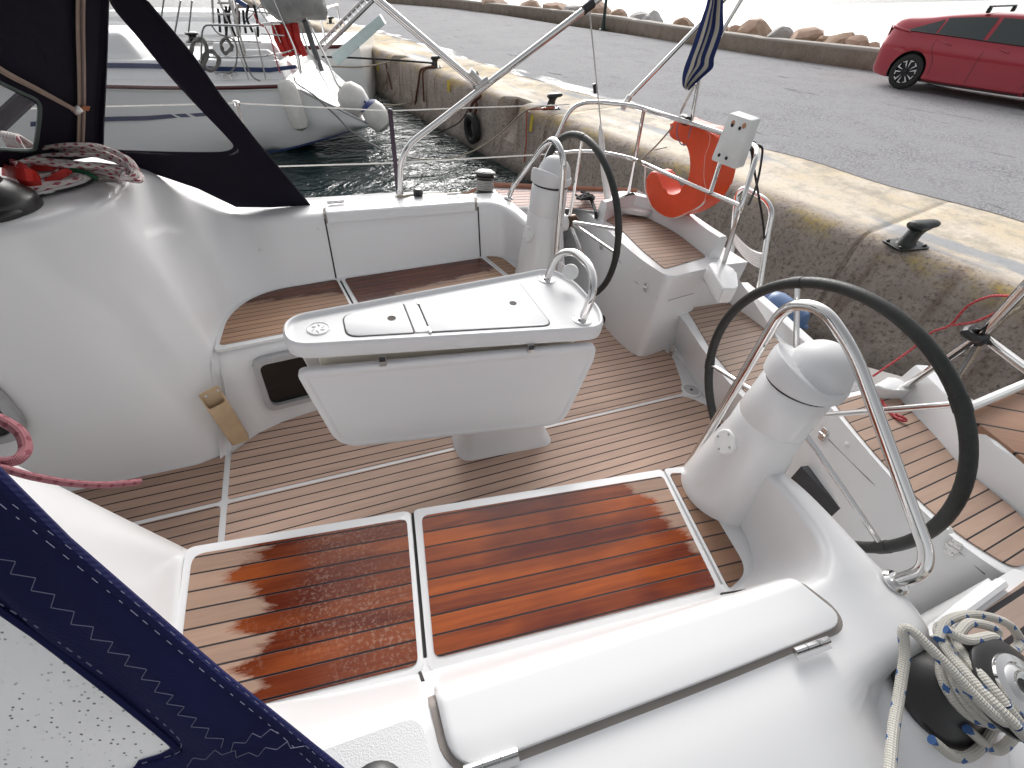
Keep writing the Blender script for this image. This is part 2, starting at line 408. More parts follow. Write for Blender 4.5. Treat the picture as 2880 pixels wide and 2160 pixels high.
prof = [(8.0, -.402), (5.80, -.40), (5.70, -.404), (5.62, -.425), (5.57, -.47), (5.535, -.56), (5.50, -.75), (5.47, -1.15), (5.45, -1.30), (5.40, -1.40), (5.30, -1.47), (5.24, -1.58), (5.22, -3)]
ts = [-40, -20, -8, -4, -2, -1]; t = -.6
while t < 60: ts.append(t); t += .22
NOT = [(7.66, 8.56), (14.9, 15.6), (22.0, 22.7)]; JOI = [.62, -5.4, 6.62, 12.62, 18.62]
rng = random.Random(3); rows = []
for t in sorted(ts + [a for n in NOT for a in n] + [j + d for j in JOI for d in (-.03, -.012, .012, .03)]):
    nt_ = max([1 if a + .02 < t < b - .02 else 0 for a, b in NOT]); j = any(abs(t - J) < .02 for J in JOI)
    row = []
    for i, (s_, z_) in enumerate(prof):
        jit = (rng.uniform(-.012, .012) if 2 <= i <= 9 else 0)
        if nt_ and 1 <= i <= 6: s_ = max(s_, 5.80 + .16); z_ = z_ if i > 2 else min(z_, -.41)
        if j and i > 0: s_ += .035; z_ -= .015 if i < 5 else 0
        row.append(V(s_ + jit, t, z_ + jit * .4))
    rows.append(row)
bm = NB(); grid(bm, rows); tag(qobj('quay', bm, QUAYM), 'concrete quay with rounded brown edge and worn yellow paint', 'quay', kind='structure')

s = N('asphalt_wet_glare'); c = s.co(); x, y, z = s.xyz(c)
ag = s.xyz(s.vor(c, 48, 'Color')); fine = s.noise(c, 70, 4, .75); mid = s.noise(c, 1.2, 5, .65)
col = s.mix(s.ramp(ag[0], .1, .95), (.24, .237, .25), (.46, .455, .465)); col = s.mix(s.ramp(fine, .55, .7), col, (.09, .09, .095))  # paler than asphalt itself: wet glare put into the colour
col = s.mix(s.ramp(mid, .35, .7), col, (.38, .375, .385)); crk = s.ramp(s.noise(s.co(scale=(1.6, .3, 1)), 1.5, 6, .75), .62, .66, 0, .6)
col = s.mix(crk, col, (.05, .05, .055))
pud = s.ramp(s.math('ADD', s.math('ADD', s.ramp(x, 7.4, 8.4, .30, -.1), s.ramp(y, 1.5, 6, -.28, 0)), s.noise(s.co(scale=(1.2, .3, 1)), 1.4, 3)), .70, .84)
s.set(base=s.mix(s.math('MULTIPLY', pud, .6), col, (.42, .45, .46)), rough=s.ramp(pud, 0, 1, .85, .12), spec=s.ramp(pud, 0, 1, .06, .5))  # puddles smoother, with pale sky reflection put into their base colour
s.bump(s.math('MULTIPLY', s.math('ADD', fine, s.math('MULTIPLY', ag[0], .7)), s.ramp(pud, 0, 1, 1, .08)), .012, .6)
bm = NB(); rows = []
rng = random.Random(5); k = -45.0
while k < 75:
    e = 7.40 + .05 * math.sin(k * 1.1) + .04 * math.sin(k * 2.7 + 1) + rng.uniform(-.02, .02) + (max(0, 1.2 - k) * .10 if k > -9 else 1.0)
    rows.append([V(e, k, -.396), V(e + .06, k, -.390), V(11, k, -.37), V(17.0 if k < 22 else 17.0 + (k - 22) * .05, k, -.388)]); k += .35
grid(bm, rows); tag(qobj('road', bm, s.m), 'wet grey asphalt road along the quay', 'road', kind='structure')

# sea wall
s = N('sea_wall_concrete'); c = s.co(); mid = s.noise(c, 2.4, 5, .7); fine = s.noise(c, 30, 4, .7); x, y, z = s.xyz(c)
col = s.mix(s.ramp(mid, .3, .7), (.20, .155, .12), (.30, .245, .20)); col = s.mix(s.ramp(fine, .5, .66, 0, .6), col, (.12, .09, .07))
col = s.mix(s.ramp(z, .02, .07, 0, .8), col, (.45, .42, .38))
col = s.mix(s.math('MULTIPLY', s.ramp(s.math('ADD', z, s.math('MULTIPLY', mid, .5)), -.30, .0, 1, 0), .7), col, (.12, .09, .05))
s.set(base=col, rough=.85); s.bump(fine, .01, .6); WALLM = s.m
bm = NB(); rows = []
WL = [(-45, 17.0), (-12, 16.95), (0, 16.9), (6.5, 16.9), (10, 16.7), (14, 16.9), (20, 17.6), (26, 17.9), (34, 17.2), (46, 14.5), (60, 10)]
def wall_s(t):
    for (a, sa), (b, sb) in zip(WL, WL[1:]):
        if a <= t <= b: u = (t - a) / (b - a); u = u * u * (3 - 2 * u); return sa + (sb - sa) * u
    return WL[-1][1]
k = -45.0
while k <= 60:
    a = wall_s(k); h = .10 + .02 * math.sin(k * .4); j = .03 if abs((k % 7) - 3.5) < .05 else 0
    rows.append([V(a + j, k, -.55), V(a + j, k, -.36), V(a + .03 + j, k, h - .05 - j), V(a + .07 + j, k, h - j), V(a + .55, k, h - j), V(a + .62, k, h - .06), V(a + .7, k, -2.5)]); k += .5
grid(bm, rows); tag(qobj('sea_wall', bm, WALLM), 'long low brown concrete wall between the road and the sea', 'wall')

# rocks of the breakwater behind the wall: each boulder its own thing
def rockmat(name, a, b):
    s = N(name); c = s.co(); f = s.noise(c, 2.5, 6, .7); g = s.noise(c, 18, 4, .7)
    col = s.mix(s.ramp(f, .3, .7), a, b); col = s.mix(s.ramp(g, .55, .75, 0, .5), col, tuple(v * .5 for v in a)); s.set(base=col, rough=.85); s.bump(g, .03, .7); return s.m
RK = [rockmat('boulder_tan', (.44, .28, .20), (.60, .44, .34)), rockmat('boulder_grey', (.44, .42, .41), (.58, .56, .54)), rockmat('boulder_brown', (.36, .22, .15), (.50, .36, .26))]
def boulder(s_, t_, z_, w_, h_, m, seed, label):
    rg = random.Random(seed); bm = NB(); bmesh.ops.create_icosphere(bm, subdivisions=2, radius=1)
    cuts = [(Vector((rg.uniform(-1, 1), rg.uniform(-1, 1), rg.uniform(-.6, 1))).normalized(), rg.uniform(.55, .85)) for _ in range(9)]
    for v in bm.verts:
        for n_, d_ in cuts:
            k = v.co.dot(n_) - d_
            if k > 0: v.co -= n_ * k
        v.co += Vector((rg.uniform(-.03, .03), rg.uniform(-.03, .03), rg.uniform(-.03, .03)))
        v.co = Vector((v.co.x * w_ * .6, v.co.y * w_ * .62, v.co.z * h_ * .75))
    o = obj('boulder', bm, m, smooth=22); o.matrix_world = Matrix.Translation(q(s_, t_, z_)); tag(o, label, 'rock', 'boulders behind the sea wall'); return o
RPX = [(2455, 128, .5, .35, 0), (2412, 118, .8, .55, 0), (2360, 112, .95, .7, 2), (2310, 112, .55, .5, 2), (2262, 98, 1.1, .75, 0), (2192, 92, .9, .55, 1), (2128, 80, 1.2, .7, 0), (2080, 78, .7, .4, 0), (2030, 75, .9, .35, 2),
       (1920, 60, .9, .4, 2), (1835, 50, .9, .6, 1), (1800, 46, .9, .6, 1), (1745, 40, .8, .5, 0), (1690, 30, 1.2, .7, 0), (1620, 24, 1.0, .5, 1), (1560, 16, 1.1, .5, 0), (1490, 12, 1.0, .4, 2), (1390, 4, 1.1, .5, 0)]
RL = ['small tan boulder nearest the tail of the red car', 'rounded tan boulder second from the tail of the red car', 'big brown boulder leaning on a smaller brown one behind the wall', 'small brown boulder at the left foot of the big brown boulder', 'large tan boulder right of the flat pale grey boulder',
      'flat pale grey boulder between two large tan boulders', 'wide tan boulder on the left of the pale grey one', 'low tan boulder just right of the striped flag', 'low brown boulder hidden mostly behind the striped flag', 'low brown boulder left of the striped flag',
      'right one of a pair of pale grey boulders left of the flag', 'left one of a pair of pale grey boulders left of the flag', 'tan boulder just right of the green lamp post', 'large tan boulder just left of the green lamp post', 'grey boulder beside the upper end of the long steel tube', 'tan boulder left of the steel tube far along the wall', 'brown boulder near the far bend of the sea wall', 'tan boulder farthest along the sea wall']
for i, ((px, py, ww, hh, mi), lb) in enumerate(zip(RPX, RL)):
    P = wz(px, py, .05); t_ = P.dot(QT); s_ = P.dot(QN)
    sw = wall_s(t_) + 1.15; P = wpl(px, py + 6, QN * sw, QN)
    k = (P - CAM).length / 17
    boulder(sw, P.dot(QT), P.z - .02, ww * k * .72, hh * k * .55, RK[mi], 40 + i, lb)

# lamp post
P = wz(1695, 84, -.39); L = empty('lamp_post', 'slim dark green lamp post standing against the sea wall', 'lamp post', loc=P)
GREENP = simple('dark_green_paint', (.012, .03, .026), .45)
bm = NB(); lathe(bm, [(.19, 0), (.19, .03), (.13, .05), (.10, .14), (.085, .3), (.07, .5), (.065, 4.6), (.05, 4.8)], seg=18); obj('post', bm, GREENP, L)
bm = NB(); tube(bm, catmull([V(0, 0, 4.7), V(-.1, 0, 5.0), V(-.5, 0, 5.2), V(-.9, 0, 5.15)], 5), .035); obj('bracket', bm, GREENP, L)
bm = NB(); lathe(bm, [(.05, 0), (.22, -.10), (.26, -.18), (.24, -.20)], o=(-.95, 0, 5.18)); obj('lamp_shade', bm, GREENP, L)

# bollards on the quay
def bollard_meshes():
    bm = NB(); prism(bm, fillet([V(-.30, -.2, 0), V(.30, -.2, 0), V(.30, .2, 0), V(-.30, .2, 0)], .08, 4, True), (0, 0, .03), .008, 2)
    pl = bm; bm = NB()
    rows = []
    for h, cx, rx, ry in ((.02, 0, .17, .14), (.05, 0, .145, .12), (.12, .01, .125, .105), (.2, .03, .115, .10), (.27, .06, .12, .105), (.31, .10, .145, .12), (.335, .12, .17, .125)):
        rows.append([V(cx + rx * math.cos(a), ry * math.sin(a), h) for a in [2 * math.pi * k / 20 for k in range(20)]])
    grid(bm, rows, closed_v=True)
    head = []
    for k in range(15):
        u = -1 + 2 * k / 14; rr = (.085 + .045 * (1 - u) * .5) * math.sqrt(max(0.02, 1 - abs(u) ** 6)); cx = .12 + u * .25; cz = .345 + .02 * u
        head.append([V(cx, rr * 1.15 * math.cos(a), cz + rr * .62 * math.sin(a)) for a in [2 * math.pi * j / 16 for j in range(16)]])
    grid(bm, head, closed_v=True)
    for h_ in (head[0], head[-1]): bm.faces.new([bm.verts.new(p) for p in h_])
    bolts = NB()
    for bx, by in ((-.23, .13), (-.23, -.13), (.23, .13), (.23, -.13)): lathe(bolts, [(.03, .03), (.03, .05), (.015, .062)], o=(bx, by, 0), seg=6)
    return pl, bm, bolts
pl, hb, bo = bollard_meshes()
B0 = empty('mooring_bollard', 'black iron bollard nearest the camera, beside a joint in the quay edge', 'bollard', 'iron bollards along the quay edge')
obj('base_plate', pl, IRON, B0); obj('bollard_head', hb, IRON, B0); obj('bolts', bo, IRON, B0)
def place(root, P, rz, label=None, sc_=1):
    root.matrix_world = Matrix.Translation(P) @ Matrix.Rotation(rz, 4, 'Z') @ Matrix.Scale(sc_, 4)
    if label: root['label'] = label
def dup(root, label=None, group=None):
    r = root.copy(); COL.objects.link(r)
    if label: r['label'] = label
    if group: r['group'] = group
    for ch in list(root.children):
        c_ = ch.copy(); COL.objects.link(c_); c_.parent = r
        for g_ in list(ch.children):
            d_ = g_.copy(); COL.objects.link(d_); d_.parent = c_
    return r
RZ = math.atan2(QN.y, QN.x) - .35
place(B0, wz(2545, 690, ZQ), RZ, None, .62)
for (px, py, lb, s_) in ((1548, 305, 'black bollard with an orange rope round its foot, left of the lifebuoy', .64), (1222, 190, 'black bollard with rusty ropes hanging from it over the quay edge', .66), (930, 66, 'small far bollard on the quay beside the grey sail cover', .62)):
    b_ = dup(B0, lb); place(b_, wz(px, py, ZQ), RZ, None, s_)

# ---------------------------------------------------------------- red car on the road
CARP = N('car_red_paint'); CARP.set(base=(.36, .014, .03), rough=.3, metal=.25, coat=1, coatr=.04); CARP = CARP.m
GLASS = N('car_glass'); GLASS.set(base=(.02, .03, .03), rough=.04, coat=1, coatr=.02); GLASS = GLASS.m
TRIM = simple('black_trim', (.012, .012, .013), .35)
RIMD = simple('rim_dark', (.02, .02, .022), .4, .3); RIMS = simple('rim_silver', (.75, .75, .76), .25, .7)
LAMPR = N('tail_lamp'); LAMPR.set(base=(.25, .01, .015), rough=.1, coat=1); LAMPR = LAMPR.m
CLEARL = N('head_lamp'); CLEARL.set(base=(.6, .62, .65), rough=.08, coat=1); CLEARL = CLEARL.m
# car space: x forward from the rear axle, y to the left, z up from the road
CARM = Matrix(((-QT.x, -QN.x * -1, 0, 0), (-QT.y, -QN.y * -1, 0, 0), (0, 0, 1, 0), (0, 0, 0, 1)))
P = q(14.55 + .86, 4.80, -.372); CARM.translation = P
car = empty('parked_car', 'red hatchback with five spoke alloy wheels parked on the road', 'car', mat=CARM)
# y axis of CARM is +QN (away from the boat), so the visible flank is at y = -.88
W2 = .88
# stations along the car: x, half width at sill/at waist/at roof, z of sill, waist (shoulder), roof line
ST = [(-.90, .52, .58, .50, .42, .80, 1.02), (-.86, .66, .70, .58, .33, .88, 1.16), (-.78, .76, .79, .62, .26, .95, 1.27), (-.62, .82, .85, .64, .22, .98, 1.31), (-.40, .855, .875, .64, .20, .99, 1.325), (-.15, .865, .88, .63, .20, .985, 1.35), (.10, .865, .88, .62, .20, .975, 1.385), (.40, .865, .88, .61, .20, .965, 1.42), (.8, .865, .88, .61, .19, .95, 1.455), (1.2, .865, .88, .61, .19, .93, 1.47), (1.6, .865, .88, .61, .19, .915, 1.46), (2.0, .865, .88, .60, .19, .90, 1.40), (2.4, .865, .875, .58, .20, .885, 1.24), (2.75, .86, .87, .58, .21, .87, 1.02), (3.0, .84, .85, .58, .22, .85, .93), (3.25, .80, .81, .55, .24, .78, .84), (3.42, .70, .70, .48, .28, .68, .74), (3.52, .52, .52, .38, .34, .55, .62)]
def car_section(st, side):
    x, w1, w2, w3, z0, z1, z2 = st
    g = z1 + .09 if z2 - z1 > .12 else z1 + (z2 - z1) * .4
    pts = [(w1 * .93, z0), (w1, z0 + .07), (w2 * .985, z0 + .28), (w2, (z0 + z1) / 2 + .1), (w2 * .995, z1 - .03), (w2 * .965, z1 + .02), (w2 * .94, g), (w3 + (w2 * .94 - w3) * .45, g + (z2 - g) * .5), (w3 + .02, z2 - .05), (w3 * .93, z2 - .012), (w3 * .5, z2 + .012), (0, z2 + .018)]
    return [V(x, side * y, z) for y, z in pts]
NS = 64
def interp(sts, n):
    out = []
    pts = [Vector(s_) if False else s_ for s_ in sts]
    for i in range(n):
        u = i / (n - 1) * (len(sts) - 1); k = min(int(u), len(sts) - 2); f = u - k
        p0, p1, p2, p3 = sts[max(k - 1, 0)], sts[k], sts[k + 1], sts[min(k + 2, len(sts) - 1)]
        out.append(tuple(0.5 * (2 * b + (c_ - a) * f + (2 * a - 5 * b + 4 * c_ - d) * f * f + (3 * b - a - 3 * c_ + d) * f ** 3) for a, b, c_, d in zip(p0, p1, p2, p3)))
    return out
S2 = interp(ST, NS)
bm = NB(); rows = []
for st in S2:
    a = car_section(st, -1); b = car_section(st, 1)[:-1][::-1]; rows.append(a + b)
WH = [(0, .345), (2.70, .345)]
vs = [[bm.verts.new(p) for p in r] for r in rows]
def in_arch(p):
    return any((p.x - hx) ** 2 + (p.z - .345) ** 2 < .395 ** 2 for hx, _ in WH) and p.z < .78
for i in range(len(vs) - 1):
    for j in range(len(vs[0]) - 1):
        f = (vs[i][j], vs[i + 1][j], vs[i + 1][j + 1], vs[i][j + 1]); c_ = sum((v.co for v in f), Vector()) / 4
        bm.faces.new(f)
bm.faces.new(vs[0][::-1]); bm.faces.new(vs[-1])
for i in range(len(vs) - 1):
    bm.faces.new((vs[i][0], vs[i][-1], vs[i + 1][-1], vs[i + 1][0]))
# cut the wheel arches clean through with cylinders
me = bpy.data.meshes.new('body'); bmesh.ops.recalc_face_normals(bm, faces=bm.faces)
for f in bm.faces: f.smooth = True
bm.to_mesh(me); bm.free(); body = bpy.data.objects.new('body', me); link(body, car); me.materials.append(CARP); me.materials.append(TRIM)
cut = NB()
for hx, hz in WH:
    for sy in (-1, 1): lathe(cut, [(.385, 0), (.385, .5)], o=(hx, sy * .56 if sy > 0 else -.56, hz + .02), axis=(0, sy, 0), seg=40)
co_ = obj('cutter', cut, TRIM, car, smooth=0)
md = body.modifiers.new('b', 'BOOLEAN'); md.object = co_; md.operation = 'DIFFERENCE'; md.solver = 'EXACT'
dg = bpy.context.evaluated_depsgraph_get(); dg.update()
nm = bpy.data.meshes.new_from_object(body.evaluated_get(dg)); body.modifiers.clear(); body.data = nm; nm.name = 'body'
bpy.data.objects.remove(co_)
for p_ in nm.polygons:
    c_ = p_.center
    p_.use_smooth = True
    if in_arch(c_) and abs(c_.y) < .86: p_.material_index = min(1, len(nm.materials) - 1)
try: nm.set_sharp_from_angle(angle=R(40))
except Exception: pass
# side glass: follows the cabin side, a few mm proud
def side_pt(x, k, off=.006):
    """point on the flank at station x; k 0..1 from window bottom to roof edge"""
    u = None
    for a, b in zip(S2, S2[1:]):
        if a[0] <= x <= b[0]: u = (x - a[0]) / (b[0] - a[0]); st = tuple(p + (q_ - p) * u for p, q_ in zip(a, b)); break
    else: st = S2[0]
    c_ = car_section(st, -1); A, B, C_ = c_[6], c_[7], c_[8]
    p = A + (B - A) * (k * 2) if k < .5 else B + (C_ - B) * (k * 2 - 1)
    n_ = (C_ - A).cross(Vector((1, 0, 0))).normalized()
    if n_.y > 0: n_ = -n_
    return p + n_ * off
def flank(x, z, off=.004):
    for a, b in zip(S2, S2[1:]):
        if a[0] <= x <= b[0]: u = (x - a[0]) / (b[0] - a[0]); st = tuple(p + (q_ - p) * u for p, q_ in zip(a, b)); break
    else: st = S2[0]
    c_ = car_section(st, -1)
    for A, B in zip(c_, c_[1:]):
        if A.z <= z <= B.z: u = (z - A.z) / max(1e-6, B.z - A.z); p = A + (B - A) * u; return V(x, p.y - off, z)
    return V(x, c_[3].y - off, z)
def glass(name, xs, tops, bots):
    rows = [[side_pt(x, b + (t_ - b) * k / 4) for k in range(5)] for x, t_, b in zip(xs, tops, bots)]
    bm = NB(); grid(bm, rows)
    for side in (1,):
        g = bm.verts[:]
    o = obj(name, bm, GLASS, car); return o
xs = [-.36 + i * .05 for i in range(12)]
glass('window', xs, [.12 + min(1, (x + .36) / .6) * .80 for x in xs], [.02] * 12)
xs = [.24 + i * .08 for i in range(12)]
glass('window', xs, [.93] * 12, [.02] * 12)
xs = [1.20 + i * .08 for i in range(11)]
glass('window', xs, [.93] * 8 + [.9, .8, .6], [.02] * 11)
bm = NB(); pts = [side_pt(-.40 + i * .1, 0.0, .010) for i in range(26)]; tube(bm, pts, .010, 6); obj('window_trim', bm, TRIM, car)
# panel gaps as thin dark seams
bm = NB()
for line in ([(.30, .98), (.29, .85), (.34, .75), (.43, .62), (.47, .48), (.48, .34)], [(1.27, .93), (1.25, .6), (1.25, .3)], [(2.3, .88), (2.28, .6), (2.24, .32)]):
    tube(bm, [flank(x, z, .001) for x, z in catmull([V(a, b, 0) for a, b in line], 4) for x, z in [(x.x, x.y)]] if False else [flank(p.x, p.y, .001) for p in catmull([V(a, b, 0) for a, b in line], 4)], .004, 5)
obj('door_seams', bm, TRIM, car)
bm = NB(); tube(bm, [flank(.36 + i * .1, .20 + .015, .004) for i in range(20)], .018, 6); obj('side_sill', bm, TRIM, car)
for hx, hz in ((.42, .965), (1.50, .93)):
    bm = NB(); tube(bm, [flank(hx + .02 * i, hz - .006 * i, .008 + .02 * math.sin(math.pi * i / 10)) for i in range(11)], .013, 8); obj('door_handle', bm, CARP, car)
bm = NB(); tube(bm, [V(-.84, -.66, 1.155), V(-.80, -.72, 1.15), V(-.74, -.775, 1.14), V(-.6, -.83, 1.12), V(-.3, -.86, 1.07)], [.02, .022, .02, .014, .006], 8); obj('spoiler_lip', bm, CARP, car)
for sy in (-1, 1):
    bm = NB(); prism(bm, [V(-.90, sy * .50, .70), V(-.875, sy * .66, .73), V(-.80, sy * .77, 1.0), V(-.82, sy * .74, 1.14), V(-.87, sy * .64, 1.10)], (.02, -sy * .02, 0), .004, 1); obj('tail_light', bm, LAMPR, car)
    bm = NB(); prism(bm, [V(3.05, sy * .80, .70), V(3.40, sy * .66, .62), V(3.36, sy * .62, .70), V(3.0, sy * .76, .80)], (0, sy * .03, .01), .004, 1); obj('headlight', bm, CLEARL, car)
bm = NB(); prism(bm, [V(2.02, -.52, 1.415), V(2.02, .52, 1.415), V(2.70, .62, 1.075), V(2.70, -.62, 1.075)], (.008, 0, .012)); obj('windscreen', bm, GLASS, car)
bm = NB()
for x in (.85,):
    for sy in (-1, 1): box(bm, (x, sy * .60, 1.50), .07, .09, .10, bevel=.02)
    tube(bm, [V(x, -.66, 1.56), V(x, .66, 1.56)], .016, 8)
obj('roof_rack', bm, TRIM, car)
def wheel(hx, sy):
    ax = V(0, sy, 0)
    t = NB(); lathe(t, [(.235, -.09), (.30, -.10), (.335, -.085), (.345, -.05), (.345, .05), (.335, .085), (.30, .10), (.235, .092)], o=(hx, sy * .765, .345), axis=ax, seg=44, caps=False)
    wo = obj('wheel', t, RUBBER, car)
    d = NB(); lathe(d, [(.24, -.09), (.235, .085), (.225, .09), (.22, .05), (.06, .04), (.001, .05)], o=(hx, sy * .765, .345), axis=ax, seg=44, caps=False); obj('rim', d, RIMD, wo)
    sp = NB(); u, v = V(1, 0, 0), V(0, 0, 1); o = V(hx, sy * .765, .345)
    for k in range(5):
        a0 = math.radians(90 + 72 * k + 8)
        def pt(a, r, h): return o + (u * math.cos(a) + v * math.sin(a)) * r + ax * h
        for d0, d1 in ((.10, .19), (-.19, -.10)):
            prism(sp, [pt(a0 + d0 * 1.9, .075, .080), pt(a0 + d0 * 1.5, .205, .080), pt(a0 + d1 * 1.5, .215, .080), pt(a0 + d1 * 1.55, .14, .080)], ax * .022, .003, 1)
        for sg in (-1, 1):
            prism(sp, [pt(a0 + sg * .16, .20, .082), pt(a0 + sg * .52, .207, .082), pt(a0 + sg * .55, .224, .082), pt(a0 + sg * .14, .224, .082)], ax * .014, .002, 1)
    obj('spokes', sp, RIMS, wo)
    h = NB(); lathe(h, [(.035, .07), (.035, .095), (.02, .102)], o=o, axis=ax, seg=16); obj('hub_cap', h, RIMD, wo)
for hx in (0, 2.70):
    for sy in (-1, 1): wheel(hx, sy)

# ---------------------------------------------------------------- our boat (boat space: x aft, y away, z up, cockpit sole at z = 0)
boat = empty('sailboat', 'white sailing yacht in the foreground with teak cockpit and two steering wheels', 'sailboat', mat=BM.to_4x4())
def L3(a, b, t): return a + (b - a) * t
# inner foot, inner top and outer top of the coaming, from the helm forward
CO = [((1.19, .74, .42), (1.165, .85, .655), (1.25, .88, .645)), ((1.175, .90, .42), (1.145, .97, .68), (1.235, .99, .67)), ((1.12, 1.03, .42), (1.10, 1.10, .70), (1.205, 1.15, .69)),
      ((1.03, 1.075, .42), (1.03, 1.165, .71), (1.16, 1.35, .70)), ((.93, 1.075, .42), (.93, 1.175, .71), (1.00, 1.36, .705)), ((.5, 1.02, .42), (.5, 1.135, .71), (.5, 1.34, .705)), ((.10, .97, .42), (.10, 1.10, .71), (.10, 1.30, .705)),
      ((-.12, .935, .42), (-.16, 1.085, .71), (-.16, 1.28, .71)), ((-.25, .90, .42), (-.30, 1.11, .715), (-.32, 1.26, .72)), ((-.345, .83, .42), (-.42, 1.11, .79), (-.44, 1.25, .80)), ((-.40, .74, .42), (-.49, 1.05, .88), (-.53, 1.22, .89)),
      ((-.425, .62, .42), (-.535, .95, .945), (-.60, 1.20, .95)), ((-.435, .53, .415), (-.555, .76, .985), (-.72, 1.2, .98)), ((-.435, .46, .38), (-.565, .60, 1.0), (-.85, 1.15, 1.0)), ((-.455, .37, .2), (-.60, .50, 1.0), (-.95, 1.1, 1.0)),
      ((-.49, .29, .02), (-.66, .43, 1.0), (-1.05, 1.1, 1.0)), ((-.58, .245, -.01), (-.75, .37, 1.0), (-1.15, 1.1, 1.0)), ((-.85, .24, -.01), (-.95, .33, 1.0), (-1.3, 1.1, 1.0)), ((-1.5, .24, -.01), (-1.5, .32, 1.0), (-1.6, 1.1, 1.0))]
def coaming_rows(n=5):
    B = catmull([c[0] for c in CO], n); T = catmull([c[1] for c in CO], n); O = catmull([c[2] for c in CO], n); rows = []
    for b, t, o in zip(B, T, O):
        h = (t - b).length; wd = (o - t).length; r1 = min(.035, h * .3) / h; r2 = min(.04, wd * .4) / wd
        ww = (o - t); ww.z = 0; ww.normalize()
        r = [b - ww * .03 + V(0, 0, -.004), b + V(0, 0, -.004) + ww * .0, L3(b, t, .05), L3(b, t, .15), L3(b, t, .4), L3(b, t, .7)]
        a, c = L3(b, t, 1 - r1), L3(t, o, r2)
        for k in range(7): u = k / 6; r.append(a * (1 - u) ** 2 + t * 2 * u * (1 - u) + c * u * u)
        r.append(L3(t, o, .6)); a = L3(t, o, 1 - r2); k_ = max(0, min(1, (.98 - o.x) / .2)); k_ = k_ * k_ * (3 - 2 * k_); d = o + ww * (.05 + .17 * k_) + V(0, 0, -.16 + .105 * k_)
        c = L3(o, d, .25)
        for k in range(6): u = k / 5; r.append(a * (1 - u) ** 2 + o * 2 * u * (1 - u) + c * u * u)
        r.append(L3(o, d, .85)); r.append(d + V(0, 0, -.012)); r.append(d + ww * .02 + V(0, 0, -.05)); r.append(d + ww * .03 + V(0, 0, -.5))
        rows.append(r)
    return rows
CR_ROWS = coaming_rows()
CO_N = [c if i not in (8, 9, 10, 11) else ([(-.25, .905, .42), (-.37, .89, .42), (-.425, .84, .42), (-.43, .70, .42)][i - 8], c[1], c[2]) for i, c in enumerate(CO)]
CO_F = CO; CO = CO_N; CR_ROWS_N = coaming_rows(); CO = CO_F
for sg in (1, -1):
    bm = NB(); rows = CR_ROWS if sg > 0 else [[mir(p) for p in r] for r in CR_ROWS_N]
    grid(bm, rows); obj('coaming', bm, WHITE, boat, 50)
# thin dark seams beside the hinged backrest panels
def wall_pt(x, k, sg, off=.003):
    """point on the backrest at station x (0 foot .. 1 top)"""
    for (b0, t0, o0), (b1, t1, o1) in zip(CO[4:8], CO[3:7]):
        pass
    lst = [c for c in CO[2:9]]
    for c0, c1 in zip(lst, lst[1:]):
        if c1[0][0] <= x <= c0[0][0]:
            u = (x - c1[0][0]) / (c0[0][0] - c1[0][0])
            b = L3(Vector(c1[0]), Vector(c0[0]), u); t = L3(Vector(c1[1]), Vector(c0[1]), u)
            p = L3(b, t, k) + V(0, -off, off * .4); return p if sg > 0 else mir(p)
for sg in (1, -1):
    for x in (.095, .945):
        bm = NB(); tube(bm, [wall_pt(x, k / 8 * (.93 if sg > 0 else .35), sg, -.001) for k in range(9)], .0045, 6); obj('panel_seam', bm, DARK, boat)
# hinged lid along the top of the coaming: it wraps from the backrest over the edge
def coam_at(x):
    lst = CO[2:9]
    for c0, c1 in zip(lst, lst[1:]):
        if c1[0][0] <= x <= c0[0][0]:
            u = (x - c1[0][0]) / (c0[0][0] - c1[0][0]); return [L3(Vector(c1[i]), Vector(c0[i]), u) for i in range(3)]
def lid_rows(x0, x1, wid, h0, h1, rc, n=44):
    rows = []
    for i in range(n + 1):
        x = x0 + (x1 - x0) * (.5 - .5 * math.cos(math.pi * i / n)); b, t, o = coam_at(x)
        d = min(x - x0, x1 - x); k = 1 - rc * (1 - math.sqrt(max(0, 1 - (1 - min(d / rc, 1)) ** 2))) / wid
        hh = (t - b).length; wd = (o - t).length; r1 = .034 / hh; r2 = .038 / wd
        out = []; wdir = (t - b).normalized(); tdir = (o - t).normalized(); wn_ = V(0, -wdir.z, wdir.y); tn_ = V(0, -tdir.z, tdir.y)
        r1 = .010 / hh; path = [(L3(b, t, .86), wn_), (L3(b, t, 1 - 2 * r1), wn_)]
        a_, c_ = L3(b, t, 1 - r1), t + tdir * .010
        for j in range(7): u = j / 6; path.append((a_ * (1 - u) ** 2 + t * 2 * u * (1 - u) + c_ * u * u, (wn_ * (1 - u) + tn_ * u).normalized()))
        w_ = max(.04, wid * k); path += [(t + tdir * (.010 + (w_ - .010) * .5), tn_), (t + tdir * (w_ - .006), tn_)]
        e_ = min(1, d / .006 + .0); top = h1 * (.55 + .45 * min(1, d / .006))
        P = [p + n_ * h0 for p, n_ in path] + [t + tdir * w_ + tn_ * h0]
        Q = [t + tdir * w_ + tn_ * (top - .005), t + tdir * (w_ - .0018) + tn_ * (top - .0015), t + tdir * (w_ - .006) + tn_ * top] + [p + n_ * top for p, n_ in path[::-1][1:]]
        rows.append(P + Q)
    return rows
